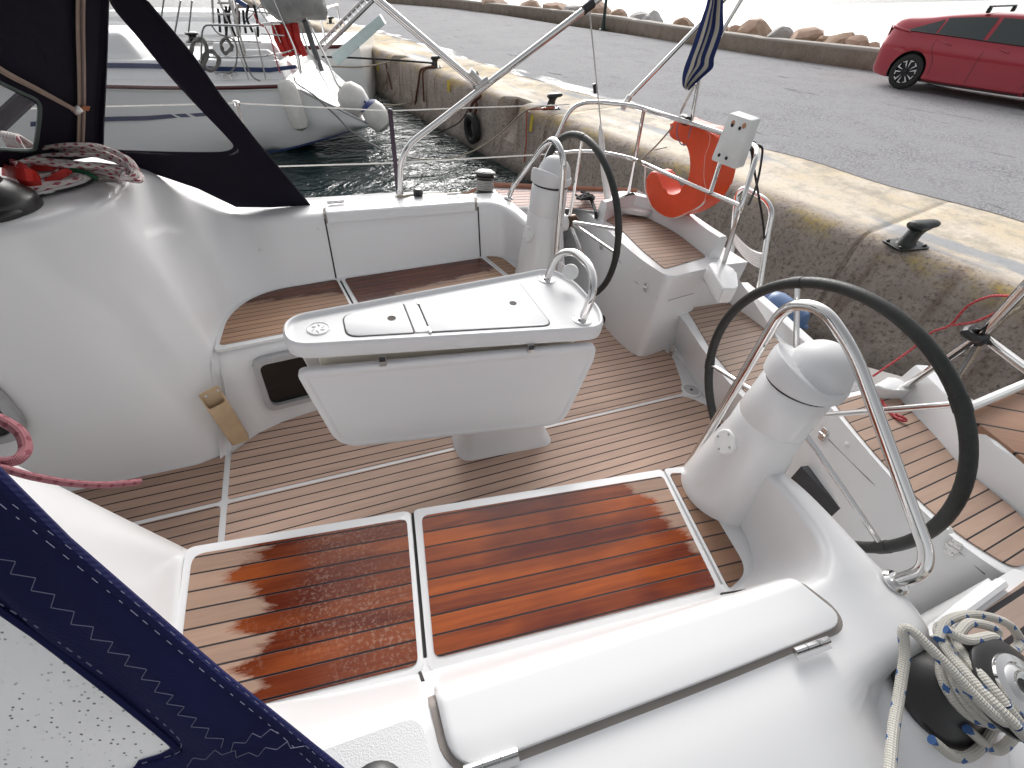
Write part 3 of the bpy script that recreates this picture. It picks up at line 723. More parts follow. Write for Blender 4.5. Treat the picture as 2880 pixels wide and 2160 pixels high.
for sg in (1, -1):
    rows = lid_rows(.105, .925, .105, -.004, .018 if sg < 0 else .010, .05)
    if sg < 0: rows = [[mir(p) for p in r] for r in rows]
    bm = NB(); grid(bm, rows, closed_v=True); [bm.faces.new([bm.verts.new(p) for p in r]) for r in (rows[0], rows[-1])]
    lid = obj('coaming_lid', bm, WHITE, boat, 30)
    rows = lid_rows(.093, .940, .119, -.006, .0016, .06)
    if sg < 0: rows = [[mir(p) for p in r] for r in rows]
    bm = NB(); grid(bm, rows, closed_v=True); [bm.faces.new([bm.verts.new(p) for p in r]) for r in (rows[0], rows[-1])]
    obj('lid_gap_shade', bm, simple('gap_shadow', (.27, .24, .22), .8) if 'gap_shadow' not in MATS else MATS['gap_shadow'], lid, 30)  # brownish strip whose tone stands in for the shadow in the gap
    for hx, hy in ((.165, 1.212), (.83, 1.278)):
        bm = NB(); m_ = Matrix.Rotation(math.atan2(.087, .8), 3, 'Z')
        y0 = hy if sg > 0 else -hy; m_ = m_ if sg > 0 else Matrix.Rotation(-math.atan2(.087, .8), 3, 'Z')
        for k in range(3): tube(bm, [V(hx, y0, .730) + m_ @ V(-.045 + k * .03, 0, 0), V(hx, y0, .730) + m_ @ V(-.0165 + k * .03, 0, 0)], .0065, 10)
        box(bm, V(hx, y0 + sg * .008, .722), .088, .014, .004, m_); obj('hinge', bm, STEEL, lid)
# press studs on the far backrest
for px, py in ((446, 502 * 1.302), (887, 637), (940, 632)):
    pass
for x, k in ((-.20, .55), (.065, .80), (.135, .80)):
    p = wall_pt(x, k, 1, .0); bm = NB(); lathe(bm, [(.009, 0), (.009, .002), (.005, .004), (.0045, .006)], o=p, axis=(0, -1, .4), seg=16); obj('press_stud', bm, WPLAST, boat)

# ---- cockpit sole
SOLE = NB(); prism(SOLE, [V(-1.6, -.3, -.03), V(-.4, -.5, -.03), V(1.2, -.75, -.03), V(1.2, -1.42, -.03), V(2.3, -1.42, -.03), V(2.3, 1.42, -.03), V(1.2, 1.42, -.03), V(1.2, .75, -.03), V(-.4, .5, -.03), V(-1.6, .3, -.03)], (0, 0, .026))
obj('cockpit_sole', SOLE, WHITE, boat)
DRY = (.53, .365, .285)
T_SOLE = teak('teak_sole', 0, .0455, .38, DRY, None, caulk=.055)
T_SOLEF = teak('teak_sole_shade', 0, .0455, .38, (.36, .235, .175), None, caulk=.055)  # forward sole: same teak with shade put into the plank colour
def teak_panel(name, poly, rad, mat, z=.004, parent=None):
    bm = NB(); prism(bm, fillet(poly, rad, 5, True), (0, 0, z), .0012, 1); return obj(name, bm, mat, parent or boat)
for sg in (1, -1):
    m = (lambda L: L) if sg > 0 else (lambda L: [mir(p) for p in L][::-1])
    teak_panel('sole_teak', m([V(-.478, .010, -.004), V(1.86, .010, -.004), V(1.92, .09, -.004), V(2.02, .30, -.004), V(2.02, .47, -.004), V(1.86, .47, -.004), V(1.80, .56, -.004), V(1.79, .92, -.004), V(1.3, .86, -.004), V(1.2, .60, -.004), V(.3, .475, -.004), V(-.14, .428, -.004), V(-.34, .375, -.004), V(-.43, .30, -.004), V(-.478, .255, -.004)]), [.012, .01, .06, .02, .02, .05, .05, .03, .08, .05, .1, .1, .05, .05, .01], T_SOLE)
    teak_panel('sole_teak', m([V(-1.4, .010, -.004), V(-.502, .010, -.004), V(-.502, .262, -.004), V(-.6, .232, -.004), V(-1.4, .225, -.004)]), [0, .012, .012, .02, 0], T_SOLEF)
# scupper / foot socket on the centre line
bm = NB(); lathe(bm, [(.058, -.004), (.058, .004), (.052, .007), (.046, .005), (.010, .005)], o=(1.93, .015, 0), seg=32); sc_ = obj('deck_plate', bm, WPLAST, boat)
bm = NB(); lathe(bm, [(.0085, 0), (.0085, .0066), (.004, .0067)], o=(1.93, .015, 0), seg=14); obj('socket', bm, DARK, sc_)
bm = NB(); lathe(bm, [(.047, .0052), (.045, .0058), (.014, .0055)], o=(1.93, .015, 0), seg=24); obj('plate_insert', bm, ALU, sc_)

# ---- benches
ANG = -math.atan2(.125, 1)
WETC = ((.075, .010, .005), (.27, .065, .018))
WETO = ((.10, .012, .003), (.38, .082, .010))
DRYB = (.33, .21, .15)
M_B = {(-1, 1): teak('teak_wet_patch', ANG, .0478, .35, DRYB, WETC, (1, .10, .27, .22), .045, .45), (-1, 2): teak('teak_soaked', ANG, .0478, .35, DRYB, WETO, (-1, -.35, .80, .20), .045, 1),
       (-1, 3): teak('teak_near_end', ANG, .0478, .35, (.23, .125, .075), WETC, (-.4, -1.2, -.9, .3), .045, 1),
       (1, 1): teak('teak_far_bench', -ANG, .034, .1, (.36, .21, .13), ((.06, .016, .008), (.15, .045, .02)), (.15, 1.0, -.80, .16), .05, 1), (1, 2): teak('teak_far_bench_mid', -ANG, .034, .1, (.36, .21, .13), ((.065, .016, .008), (.16, .045, .02)), (-.15, 1.0, -.60, .14), .05, 1),
       (1, 3): teak('teak_far_end', -ANG, .034, .1, (.34, .21, .13), None, None, .05, 1)}
FB = catmull([V(-.52, .235, -.004), V(-.44, .31, -.004), V(-.3, .38, -.004), V(-.16, .425, -.004), V(.3, .475, -.004), V(1.24, .60, -.004)], 6)
FT = catmull([V(-.45, .44, .40), V(-.435, .450, .40), V(-.3, .462, .40), V(-.16, .480, .40), V(.3, .54, .40), V(1.24, .672, .40)], 6)
for sg in (1, -1):
    m = (lambda L: L) if sg > 0 else (lambda L: [mir(p) for p in L][::-1])
    rows = []
    for b, t in zip(FB, FT):
        r = [b, L3(b, t, .06) + V(0, .004, 0), L3(b, t, .35), L3(b, t, .7), L3(b, t, .93)]
        a = L3(b, t, .93); c = t + V(0, .035, .005)
        for k in range(1, 5): u = k / 4; r.append(a * (1 - u) ** 2 + t * 2 * u * (1 - u) + c * u * u)
        r.append(V(t.x - .10 * 0, t.y + .5, .405)); rows.append(r if sg > 0 else [mir(p) for p in r])
    bm = NB(); grid(bm, rows); obj('bench', bm, WHITE, boat, 50)
    lids = [([V(-.435, .455, .404), V(.167, .530, .404), V(.105, .972, .404), V(-.22, .918, .404), V(-.335, .835, .404), V(-.41, .70, .404)], [.02, .012, .012, .1, .12, .1], [V(-.415, .485, 0), V(.150, .557, 0), V(.095, .952, 0), V(-.20, .905, 0), V(-.315, .835, 0), V(-.395, .70, 0)], [.02, .02, .02, .12, .1, .1]),
            ([V(.177, .531, .404), V(1.055, .644, .404), V(.958, 1.082, .404), V(.115, .973, .404)], .012, [V(.195, .562, 0), V(1.035, .672, 0), V(.945, 1.055, 0), V(.135, .952, 0)], [.02, .015, .015, .02]),
            ([V(1.063, .645, .404), V(1.20, .67, .404), V(1.19, .80, .404), V(1.13, 1.04, .404), V(.967, 1.083, .404)], [.01, .01, .05, .1, .01], [V(1.068, .668, 0), V(1.135, .690, 0), V(1.125, .78, 0), V(1.075, 1.05, 0), V(.978, 1.072, 0)], [.015, .03, .1, .06, .015])]
    if sg < 0:
        lids[0] = ([V(-.435, .455, .404), V(.167, .530, .404), V(.105, .972, .404), V(-.43, .905, .404)], .02, [V(-.415, .485, 0), V(.150, .557, 0), V(.095, .952, 0), V(-.412, .885, 0)], [.03, .02, .02, .03])
    for i, (lp, lr, tp, tr) in enumerate(lids):
        bm = NB(); prism(bm, fillet(m(lp), lr if isinstance(lr, float) else (lr if sg > 0 else lr[::-1]), 6, True), (0, 0, .014), .004, 3); ld = obj('seat_lid', bm, WHITE, boat)
        tp = [V(p.x, p.y, .4182) for p in tp]
        bm = NB(); prism(bm, fillet(m(tp), tr if sg > 0 else tr[::-1], 6, True), (0, 0, .0035), .001, 1); obj('seat_teak', bm, M_B[(sg, i + 1)], ld)
    bm = NB()
    for (x0, y0), (x1, y1) in (((.172, .535), (.110, .972)),):
        prism(bm, m([V(x0 - .004, y0, .4065), V(x0 + .004, y0, .4065), V(x1 + .004, y1, .4065), V(x1 - .004, y1, .4065)]), (0, 0, .002))
    obj('lid_seam', bm, DARK, boat)
    if sg < 0:
        # wet ledge between bench and lid
        pass

# portlight in the far bench front
pc = V(-.19, .432, .225); ux = V(1, .13, 0).normalized(); uz = V(0, .12, 1).normalized()
pn = ux.cross(uz)
if pn.y > 0: pn = -pn
def rrect(c, ux, uz, w_, h_, r_, n=5): return fillet([c - ux * w_ / 2 - uz * h_ / 2, c + ux * w_ / 2 - uz * h_ / 2, c + ux * w_ / 2 + uz * h_ / 2, c - ux * w_ / 2 + uz * h_ / 2], r_, n, True)
def ring(bm, outer, inner, d):
    A = [Vector(p) for p in outer]; I = [Vector(p) for p in inner]; d = Vector(d)
    grid(bm, [A, [p + d for p in A], [p + d for p in I], I], closed_v=True)
for sg in (1,):
    f_ = (lambda L: L) if sg > 0 else (lambda L: [mir(p) for p in L])
    bm = NB(); c_ = pc + pn * -.012
    o_ = rrect(c_, ux, uz, .25, .275, .05); i_ = rrect(c_, ux, uz, .20, .225, .035)
    ring(bm, f_(o_), f_(i_), pn * .034 if sg > 0 else mir(pn * .034)); pf = obj('portlight', bm, simple('portlight_frame', (.42, .42, .43), .4, .3) if 'portlight_frame' not in MATS else MATS['portlight_frame'], boat)
    bm = NB(); bm.faces.new([bm.verts.new(p) for p in f_(rrect(c_ + pn * .012, ux, uz, .205, .23, .035))]); obj('portlight_glass', bm, simple('dark_acrylic', (.004, .004, .004), .12) if 'dark_acrylic' not in MATS else MATS['dark_acrylic'], pf)
# dark oval window at the left edge, in the companionway side
cw_ = V(-1.20, .262, .43); ux2 = V(1, 0, 0); uz2 = V(-.0, .085, 1).normalized(); pn2 = V(0, -1, .085)
bm = NB(); o_ = rrect(cw_, ux2, uz2, .40, .26, .09); i_ = rrect(cw_, ux2, uz2, .35, .21, .07); ring(bm, [p + pn2 * -.01 for p in o_], [p + pn2 * -.01 for p in i_], pn2 * .030); pf = obj('portlight', bm, MATS['portlight_frame'], boat)
bm = NB(); bm.faces.new([bm.verts.new(p + pn2 * .008) for p in rrect(cw_, ux2, uz2, .36, .22, .07)]); obj('portlight_glass', bm, MATS['dark_acrylic'], pf)
# tan winch handle pocket on the bulkhead
bm = NB(); t0 = [V(-.505, .300, .326), V(-.430, .322, .345), V(-.415, .285, .275), V(-.485, .262, .262)]
b0 = [V(-.472, .288, .05), V(-.398, .312, .05), V(-.395, .275, .042), V(-.462, .256, .045)]
rows = [[p for p in fillet(l, .012, 3, True)] for l in (b0, [L3(a, b, .5) for a, b in zip(b0, t0)], t0)]
ci = sum(t0, Vector()) / 4; cb = sum(b0, Vector()) / 4
inn_t = [L3(p, ci, .14) for p in rows[-1]]; inn_b = [L3(L3(p, cb, .14), t, .25) for p, t in zip(rows[0], inn_t)]
grid(bm, [rows[0], rows[1], rows[2], inn_t, inn_b], closed_v=True); bm.faces.new([bm.verts.new(p) for p in inn_b]); bm.faces.new([bm.verts.new(p) for p in rows[0]][::-1])
pk = obj('handle_pocket', bm, TAN, boat)
for u in (.2, .8): bm = NB(); lathe(bm, [(.006, 0), (.006, .004), (.002, .006)], o=L3(t0[0], t0[1], u) + V(0.012, -.012, -.012), axis=(.3, -1, .3), seg=10); obj('screw', bm, STEELD, pk)

# ---- cockpit table
tb = NB(); ZT = .78
half = [(-.10, 0), (-.092, .045), (-.06, .082), (0, .10), (.86, .222), (.95, .222), (.995, .17), (1.008, .08)]
outl = fillet([V(-.105, -.086, 0), V(.955, -.236, 0), V(1.012, -.12, 0), V(1.012, .12, 0), V(.955, .236, 0), V(-.105, .086, 0)], [.083, .07, .09, .09, .07, .083], 10, True)
def inset(P, d):
    out = []; n_ = len(P)
    for i, p in enumerate(P):
        t_ = (P[(i + 1) % n_] - P[i - 1]).normalized(); out.append(p + V(-t_.y, t_.x, 0) * d)
    return out
lev = [(0.028, -.058), (.010, -.060), (.002, -.055), (0, -.045), (0, -.012), (.003, -.004), (.008, 0), (.013, -.002), (.016, -.010), (.022, -.0145), (.03, -.015)]
rows = [[p + V(0, 0, ZT + z) for p in inset(outl, d)] for d, z in lev]
grid(tb, rows, closed_v=True); tb.faces.new([tb.verts.new(p) for p in rows[-1]]); tb.faces.new([tb.verts.new(p) for p in rows[0]][::-1])
table = obj('cockpit_table', tb, WHITE2, boat, 40)
ztop = ZT - .015
def hw(x, d): return .10 + (.222 - .10) * x / .86 - d
TL = [([(.075, .048), (.295, .048)], .02), ([(.35, .048), (.79, .048)], .02)]
for x0, x1, rr in ((.083, .290, [.035, .035, .004, .004]), (.348, .775, [.004, .004, .035, .035])):
    P = [V(x0, -hw(x0, .05), ztop), V(x0, hw(x0, .05), ztop), V(x1, hw(x1, .05), ztop), V(x1, -hw(x1, .05), ztop)][::-1]
    bm = NB(); prism(bm, fillet(P, rr[::-1], 6, True), (0, 0, .0045), .0018, 2); l_ = obj('table_lid', bm, WHITE2, table)
    P2 = [V(x0 - .005, -hw(x0, .045), ztop), V(x0 - .005, hw(x0, .045), ztop), V(x1 + .005, hw(x1, .045), ztop), V(x1 + .005, -hw(x1, .045), ztop)][::-1]
    bm = NB(); prism(bm, fillet(P2, [a + .004 for a in rr[::-1]], 6, True), (0, 0, .0008)); obj('lid_groove', bm, GASK, l_)
    hx = .236 if x0 < .1 else .690
    bm = NB(); lathe(bm, [(.0145, .0046), (.0145, .0056), (.010, .0058), (.009, .0049), (.001, .0047)], o=(hx, .006, ztop), seg=24); obj('finger_hole', bm, GASK, l_)
bm = NB(); prism(bm, [V(.296, -hw(.296, .05), ztop), V(.342, -hw(.342, .05), ztop), V(.342, hw(.342, .05), ztop), V(.296, hw(.296, .05), ztop)], (0, 0, .004), .001, 1); hs_ = obj('hinge_strip', bm, WHITE2, table)
for y in (-.09, .09):
    bm = NB(); box(bm, (.344, y, ztop + .004), .010, .035, .006, bevel=.002); obj('hinge', bm, STEELD, hs_)
bm = NB()
for x in (.304, .334):
    for y in (-hw(x, .06), hw(x, .06)): lathe(bm, [(.004, .004), (.004, .005), (.001, .0056)], o=(x, y, ztop), seg=10)
obj('screws', bm, STEELD, hs_)
bm = NB(); lathe(bm, [(.036, 0), (.036, .0025), (.033, .0045), (.031, .002), (.028, .002), (.001, .003)], o=(0, .003, ztop), seg=36)
for k in range(6):
    a = k * math.pi / 3; tube(bm, [V(.012 * math.cos(a), .003 + .012 * math.sin(a), ztop + .0035), V(.022 * math.cos(a + .5), .003 + .022 * math.sin(a + .5), ztop + .0035)], .0018, 6)
obj('inspection_cap', bm, WPLAST, table)
# grab rail on the table
A, Bq = V(.905, -.155, ztop), V(.905, .155, ztop)
rp = fillet([A, V(.93, -.15, ZT + .10), V(.955, -.07, ZT + .150), V(.955, .07, ZT + .150), V(.93, .15, ZT + .10), Bq], [0, .05, .08, .08, .05, 0], 8)
bm = NB(); tube(bm, rp, .0155, 16); gr = obj('grab_rail', bm, STEEL, table)
for p in (A, Bq):
    bm = NB(); lathe(bm, [(.036, 0), (.036, .003), (.032, .005), (.018, .006), (.019, .012), (.0157, .014)], o=p, seg=28)
    for k in range(3): a = k * 2.094 + .4; lathe(bm, [(.005, .005), (.004, .0075), (.001, .008)], o=p + V(.026 * math.cos(a), .026 * math.sin(a), 0), seg=8)
    obj('rail_base', bm, STEEL, gr)
# round white lamp/speaker under the grab rail (far side)
bm = NB(); lathe(bm, [(.028, -.012), (.032, -.006), (.033, .004), (.03, .012), (.02, .016)], o=(.968, .085, ZT + .05), axis=(-.6, -.65, .45), seg=24); cl = obj('rail_lamp', bm, WPLAST, table)
bm = NB(); tube(bm, [V(.968, .085, ZT + .05), V(.96, .14, ZT + .055), V(.945, .15, ZT + .06)], .006, 8); obj('lamp_bracket', bm, STEEL, cl)
# body under the top, foot, and the two hanging leaves
bm = NB(); P = [V(-.02, -.045, .60), V(.88, -.165, .60), V(.92, -.12, .60), V(.92, .12, .60), V(.88, .165, .60), V(-.02, .045, .60)]
prism(bm, fillet(P, .03, 4, True), (0, 0, .135)); obj('table_body', bm, CREAM, table)
bm = NB(); rows = []
for z, x0, x1, hy in ((-.004, .47, .95, .125), (.012, .475, .945, .122), (.04, .50, .92, .10), (.2, .52, .88, .085), (.45, .50, .88, .09), (.61, .42, .90, .11)):
    rows.append(fillet([V(x0, -hy * .75, z), V(x1, -hy, z), V(x1, hy, z), V(x0, hy * .75, z)], .06, 5, True))
grid(bm, rows, closed_v=True); obj('table_foot', bm, WHITE2, table)
for sg in (-1, 1):
    o0 = V(-.09, -.082, .672); ex = V(1.03, -.15, .018).normalized(); n_ = V(-.145, -1, 0).normalized(); ez = V(0, .0, 1)
    # outline in (along, up) metres
    q2 = [(0.0, 0.008), (1.035, .020), (1.045, -.045), (.985, -.405), (.075, -.385), (.012, -.06)]
    P = fillet([o0 + ex * a + ez * b for a, b in q2], [.035, .045, .03, .085, .095, .03], 8, True)
    def rim(P, ins):
        c_ = sum(P, Vector()) / len(P); out = []
        for i, p in enumerate(P):
            t_ = (P[(i + 1) % len(P)] - P[i - 1]).normalized(); w_ = t_.cross(n_); w_ = w_ if w_.dot(c_ - p) > 0 else -w_; out.append(p + w_ * ins)
        return out
    lev = [(.012, -.012), (.004, -.016), (0, -.010), (0, .008), (.003, .013), (.008, .016), (.014, .017), (.024, .0165), (.028, .013), (.034, .012)]
    rows = [[p + n_ * h for p in rim(P, d)] for d, h in lev]
    if sg > 0: rows = [[mir(p) for p in r] for r in rows]
    bm = NB(); grid(bm, rows, closed_v=True); bm.faces.new([bm.verts.new(p) for p in rows[-1]]); bm.faces.new([bm.verts.new(p) for p in rows[0]][::-1])
    lf = obj('table_leaf', bm, WHITE2, table, 40)
    for a in (.27, .78):
        c_ = o0 + ex * a + ez * .022 + n_ * .010
        bm = NB(); M_ = Matrix((ex, -n_, V(0, 0, 1))).transposed()
        box(bm, c_ if sg < 0 else mir(c_), .024, .012, .040, M_ if sg < 0 else None, bevel=.003); hn = obj('leaf_hinge', bm, STEELD, lf)
        c2 = c_ + n_ * .006 + V(0, 0, .012); bm = NB(); box(bm, c2 if sg < 0 else mir(c2), .021, .006, .018, M_ if sg < 0 else None, bevel=.002); obj('hinge_pin', bm, BLACK, hn)

# ---- steering pedestals, wheels and guard hoops
def ellring(cx, cy, z, rx, ry, n=32, tilt=0): return [V(cx + rx * math.cos(a) , cy + ry * math.sin(a), z + tilt * math.cos(a)) for a in [2 * math.pi * k / n for k in range(n)]]
for sg in (1, -1):
    f_ = (lambda p: p) if sg > 0 else mir
    bm = NB(); rows = [ellring(1.25, .785, -.004, .20, .19), ellring(1.245, .785, .05, .185, .175), ellring(1.218, .785, .42, .152, .146), ellring(1.207, .787, .60, .121, .120), ellring(1.20, .79, .72, .102, .102), ellring(1.198, .79, .785, .1, .1, tilt=-.006), ellring(1.198, .79, .792, .096, .096, tilt=-.006)]
    grid(bm, [[f_(p) for p in r] for r in rows], closed_v=True); ped = obj('steering_pedestal', bm, WHITE, boat, 60)
    rows = [ellring(1.198, .79, .790, .0965, .0965, tilt=-.006), ellring(1.198, .79, .796, .0985, .0985, tilt=-.006), ellring(1.198, .792, .86, .096, .096), ellring(1.197, .794, .925, .093, .093), ellring(1.197, .794, .932, .088, .088)]
    bm = NB(); grid(bm, [[f_(p) for p in r] for r in rows], closed_v=True); bm.faces.new([bm.verts.new(f_(p)) for p in rows[-1]]); obj('pedestal_body', bm, WHITE, ped, 50)
    bm = NB(); rows = [ellring(1.2, .794, .930, .090, .090), ellring(1.2, .794, .944, .090, .090)]; grid(bm, [[f_(p) for p in r] for r in rows], closed_v=True); obj('pedestal_gap', bm, BLACK, ped)
    # cap: a rounded rim, a compass dome, and a flat slope on the forward side with a ridge between them
    cx, cy = 1.2, .796; dv = V(-.86, -.5, 0).normalized()
    AN = [2 * math.pi * k / 64 for k in range(64)]
    rows = [[V(cx + .092 * math.cos(a), cy + .092 * math.sin(a), .942) for a in AN]]
    for r_, h_ in ((.099, .943), (.104, .948), (.1055, .957), (.1045, .968), (.101, .977)):
        rows.append([V(cx + r_ * math.cos(a), cy + r_ * math.sin(a), h_ + (.042 * max(0, math.cos(a) * dv.x + math.sin(a) * dv.y) * min(1, (h_ - .948) / .018) if h_ > .948 else 0)) for a in AN])
    for k in range(1, 31):
        r_ = .101 * (1 - k / 30); row = []
        for a in AN:
            e = r_ * (math.cos(a) * dv.x + math.sin(a) * dv.y); l_ = math.sqrt(max(0, r_ * r_ - e * e))
            flat = .979 + .042 * max(0, e / .101)
            q2_ = ((e + .020) / .080) ** 2 + (l_ / .086) ** 2
            dm = .979 + .088 * math.sqrt(1 - q2_) if q2_ < 1 else .979
            z = max(flat, dm)
            row.append(V(cx + r_ * math.cos(a), cy + r_ * math.sin(a), z))
        rows.append(row)
    bm = NB(); grid(bm, [[f_(p) for p in r] for r in rows], closed_v=True); cp = obj('pedestal_cap', bm, WHITE2, ped, 30)
    # round cover plate with four screws
    c_ = V(1.094, .764, .69); ax = V(-1, -.25, .28).normalized(); bm = NB(); lathe(bm, [(.040, -.006), (.040, .003), (.036, .006), (.001, .006)], o=f_(c_), axis=f_(ax), seg=36); pl_ = obj('cover_plate', bm, WPLAST, ped)
    a_, u_, v_ = frame(ax); bm = NB()
    for k in range(4):
        p = c_ + (u_ * math.cos(k * 1.5708 + .6) + v_ * math.sin(k * 1.5708 + .6)) * .028; lathe(bm, [(.004, .005), (.0035, .0075), (.001, .008)], o=f_(p), axis=f_(ax), seg=10)
    obj('screws', bm, STEELD, pl_)
    # wheel
    C_ = V(1.376, .778, .743); n_ = V(math.cos(.1114), .0325, math.sin(.1114)).normalized()
    e1 = V(0, 1, 0); e1 = (e1 - n_ * e1.dot(n_)).normalized(); e2 = e1.cross(n_); e2 = e2 if e2.z > 0 else -e2
    def wp_(a, r_): return C_ + (e1 * math.cos(a) + e2 * math.sin(a)) * r_
    bm = NB(); tube(bm, [f_(wp_(2 * math.pi * k / 96, .417)) for k in range(96)], .0165, 14, closed=True); wh = obj('steering_wheel', bm, LEATHER, boat)
    angs = []
    for px, py in ([(2243, 815), (2690, 1137), (2008, 1030), (2480, 1535)] if sg < 0 else [(1637, 388), (1733, 645), (1680, 832)]):
        h = bpl(px, py, f_(C_), f_(n_)); h = f_(h) - C_; angs.append(math.atan2(h.dot(e2), h.dot(e1)))
    if sg > 0: angs.append(math.pi)
    WHEEL_ANG = angs
    for a in angs:
        bm = NB(); tube(bm, [f_(wp_(a, .02) - n_ * .035), f_(wp_(a, .12) - n_ * .022), f_(wp_(a, .408))], [.0095, .0085, .0075], 10); obj('spoke', bm, STEEL, wh)
        bm = NB(); tube(bm, [f_(wp_(a - .045, .417)), f_(wp_(a, .417)), f_(wp_(a + .045, .417))], .0180, 14); obj('rim_stitching', bm, LEATHER, wh)
    bm = NB(); lathe(bm, [(.03, -.07), (.034, -.05), (.034, .0), (.026, .008), (.018, .018), (.006, .02)], o=f_(C_), axis=f_(n_), seg=22); obj('wheel_hub', bm, simple('bronze_hub', (.10, .06, .04), .35, .8) if 'bronze_hub' not in MATS else MATS['bronze_hub'], wh)
    bm = NB(); lathe(bm, [(.05, -.17), (.045, -.06), (.03, -.05)], o=f_(C_), axis=f_(n_), seg=22); obj('wheel_shaft', bm, WHITE, ped)
    # guard hoop
    P = [V(1.172, 1.25, .705), V(1.195, 1.262, .76), V(1.205, 1.235, .80), V(1.17, .86, 1.105), V(1.158, .745, 1.158), V(1.175, .655, 1.10), V(1.22, .63, .53), V(1.25, .60, .0)]
    bm = NB(); tube(bm, [f_(p) for p in fillet(P, [0, .03, .06, .08, .10, .08, .1, 0], 8)], .0148, 16); hp = obj('guard_hoop', bm, STEEL, boat)
    bm = NB(); lathe(bm, [(.030, 0), (.030, .004), (.024, .012), (.016, .014)], o=f_(V(1.172, 1.25, .70)), axis=f_(V(.15, .1, 1)), seg=24); obj('hoop_base', bm, STEEL, hp)

# ---- stern: helm seats, walk-through step, transom, side decks, hull
T_HELM = teak('teak_helm', .02, .042, .2, (.36, .245, .185), ((.16, .07, .04), (.26, .13, .08)), (0, -.6, -1.02, .5), .05, 1)
T_STEP = teak('teak_step', .04, .042, .2, (.38, .27, .21), None, None, .05)
T_DECK = teak('teak_deck', .02, .05, .1, (.42, .24, .20), None, None, .11)
T_DECKN = teak('teak_near_deck', .0, .06, .1, (.40, .29, .24), None, None, .10)
T_PLANK = teak('teak_gangplank', -.55, .12, .1, (.30, .17, .11), None, None, .03)
def P5(px, z): return [bz(x, y, z) for x, y in px]
def up(o, z): return [V(p.x, p.y, z) for p in o]
ZH = .575
def seatbox(poly, rad, z, zteak, tk, trad, tm, bev=.03):
    bm = NB(); prism(bm, fillet(up(poly, -.002), rad, 6, True), (0, 0, z), bev, 5); b = obj('helm_seat', bm, WHITE, boat, 50)
    bm = NB(); prism(bm, fillet(up(tk, z - .001), trad, 5, True), (0, 0, .0045), .001, 1); obj('seat_teak', bm, tm, b); return b
fs = P5([(1612, 560), (1668, 610), (1735, 670), (1800, 727), (1882, 780), (2005, 750), (1990, 715), (1870, 640), (1782, 592), (1650, 530)], ZH)
ft = P5([(1690, 612), (1748, 646), (1800, 700), (1868, 756), (1986, 723), (1900, 655), (1812, 609), (1740, 603)], ZH)
fsb = seatbox(fs, [.02, .1, .2, .2, .05, .03, .02, .2, .05, .05], ZH, ZH, ft, [.01, .1, .1, .02, .02, .1, .05, .01], T_HELM)
ns = P5([(2318, 1120), (2375, 1190), (2460, 1290), (2570, 1412), (2700, 1530), (2880, 1650), (3010, 1620), (2900, 1480), (2700, 1310), (2640, 1235), (2505, 1080)], ZH)
ntk = P5([(2343, 1130), (2400, 1205), (2480, 1300), (2570, 1395), (2700, 1510), (2850, 1600), (2940, 1560), (2880, 1455), (2700, 1315), (2640, 1240), (2500, 1092)], ZH)
nsb = seatbox(ns, [.04, .1, .2, .2, .2, .05, .03, .05, .1, .1, .03], ZH, ZH, ntk, [.02, .1, .1, .1, .1, .03, .03, .1, .1, .1, .02], T_HELM)
# raised aft bulwark behind each helm seat
def slab(name, line, z0, z1, th, mat=WHITE, parent=None, bev=.015, lean=.02):
    L = [V(p.x, p.y, z0) for p in line]; rows = []
    N_ = len(L)
    for i, p in enumerate(L):
        t_ = (L[min(i + 1, N_ - 1)] - L[max(i - 1, 0)]); t_.z = 0; t_.normalize(); n_ = V(-t_.y, t_.x, 0)
        if n_.x < 0: n_ = -n_
        h = z1 - z0
        rows.append([p, p + V(0, 0, h - bev) + n_ * lean, p + V(0, 0, h - bev * .3) + n_ * (lean + bev * .3), p + V(0, 0, h) + n_ * (lean + bev), p + V(0, 0, h) + n_ * (lean + th - bev), p + V(0, 0, h - bev) + n_ * (lean + th), p + n_ * (lean * 2 + th) + V(0, 0, -.1), p + V(0, 0, -.1)])
    bm = NB(); grid(bm, rows, closed_v=True)
    bm.faces.new([bm.verts.new(p) for p in rows[0]]); bm.faces.new([bm.verts.new(p) for p in rows[-1]])
    return obj(name, bm, mat, parent or boat, 35)
fl = [V(1.80, 1.20, 0)] + [bz(x, y, ZH) for x, y in ((1778, 603), (1820, 613), (1900, 654), (1960, 700), (1992, 722))]
slab('aft_bulwark', fl, ZH - .02, ZH + .125, .07)
nl = [bz(x, y, ZH) for x, y in ((2502, 1088), (2560, 1150), (2645, 1243), (2700, 1312), (2880, 1450), (2960, 1530), (3080, 1640))]
slab('aft_bulwark', nl, ZH - .02, ZH + .125, .07)
# gate blocks either side of the walk-through
for px in ([(1990, 742), (2030, 735), (2070, 765), (2075, 812), (2035, 815)], [(2455, 1085), (2500, 1060), (2550, 1075), (2565, 1100), (2500, 1100)]):
    bm = NB(); pl = up([bz(x, y, .62) for x, y in px], .15); c_ = sum(pl, Vector()) / len(pl)
    prism(bm, fillet([V(p.x, p.y, .535) for p in pl], .02, 3, True), (0, 0, .09), .012, 3); obj('gate_block', bm, WHITE, boat)
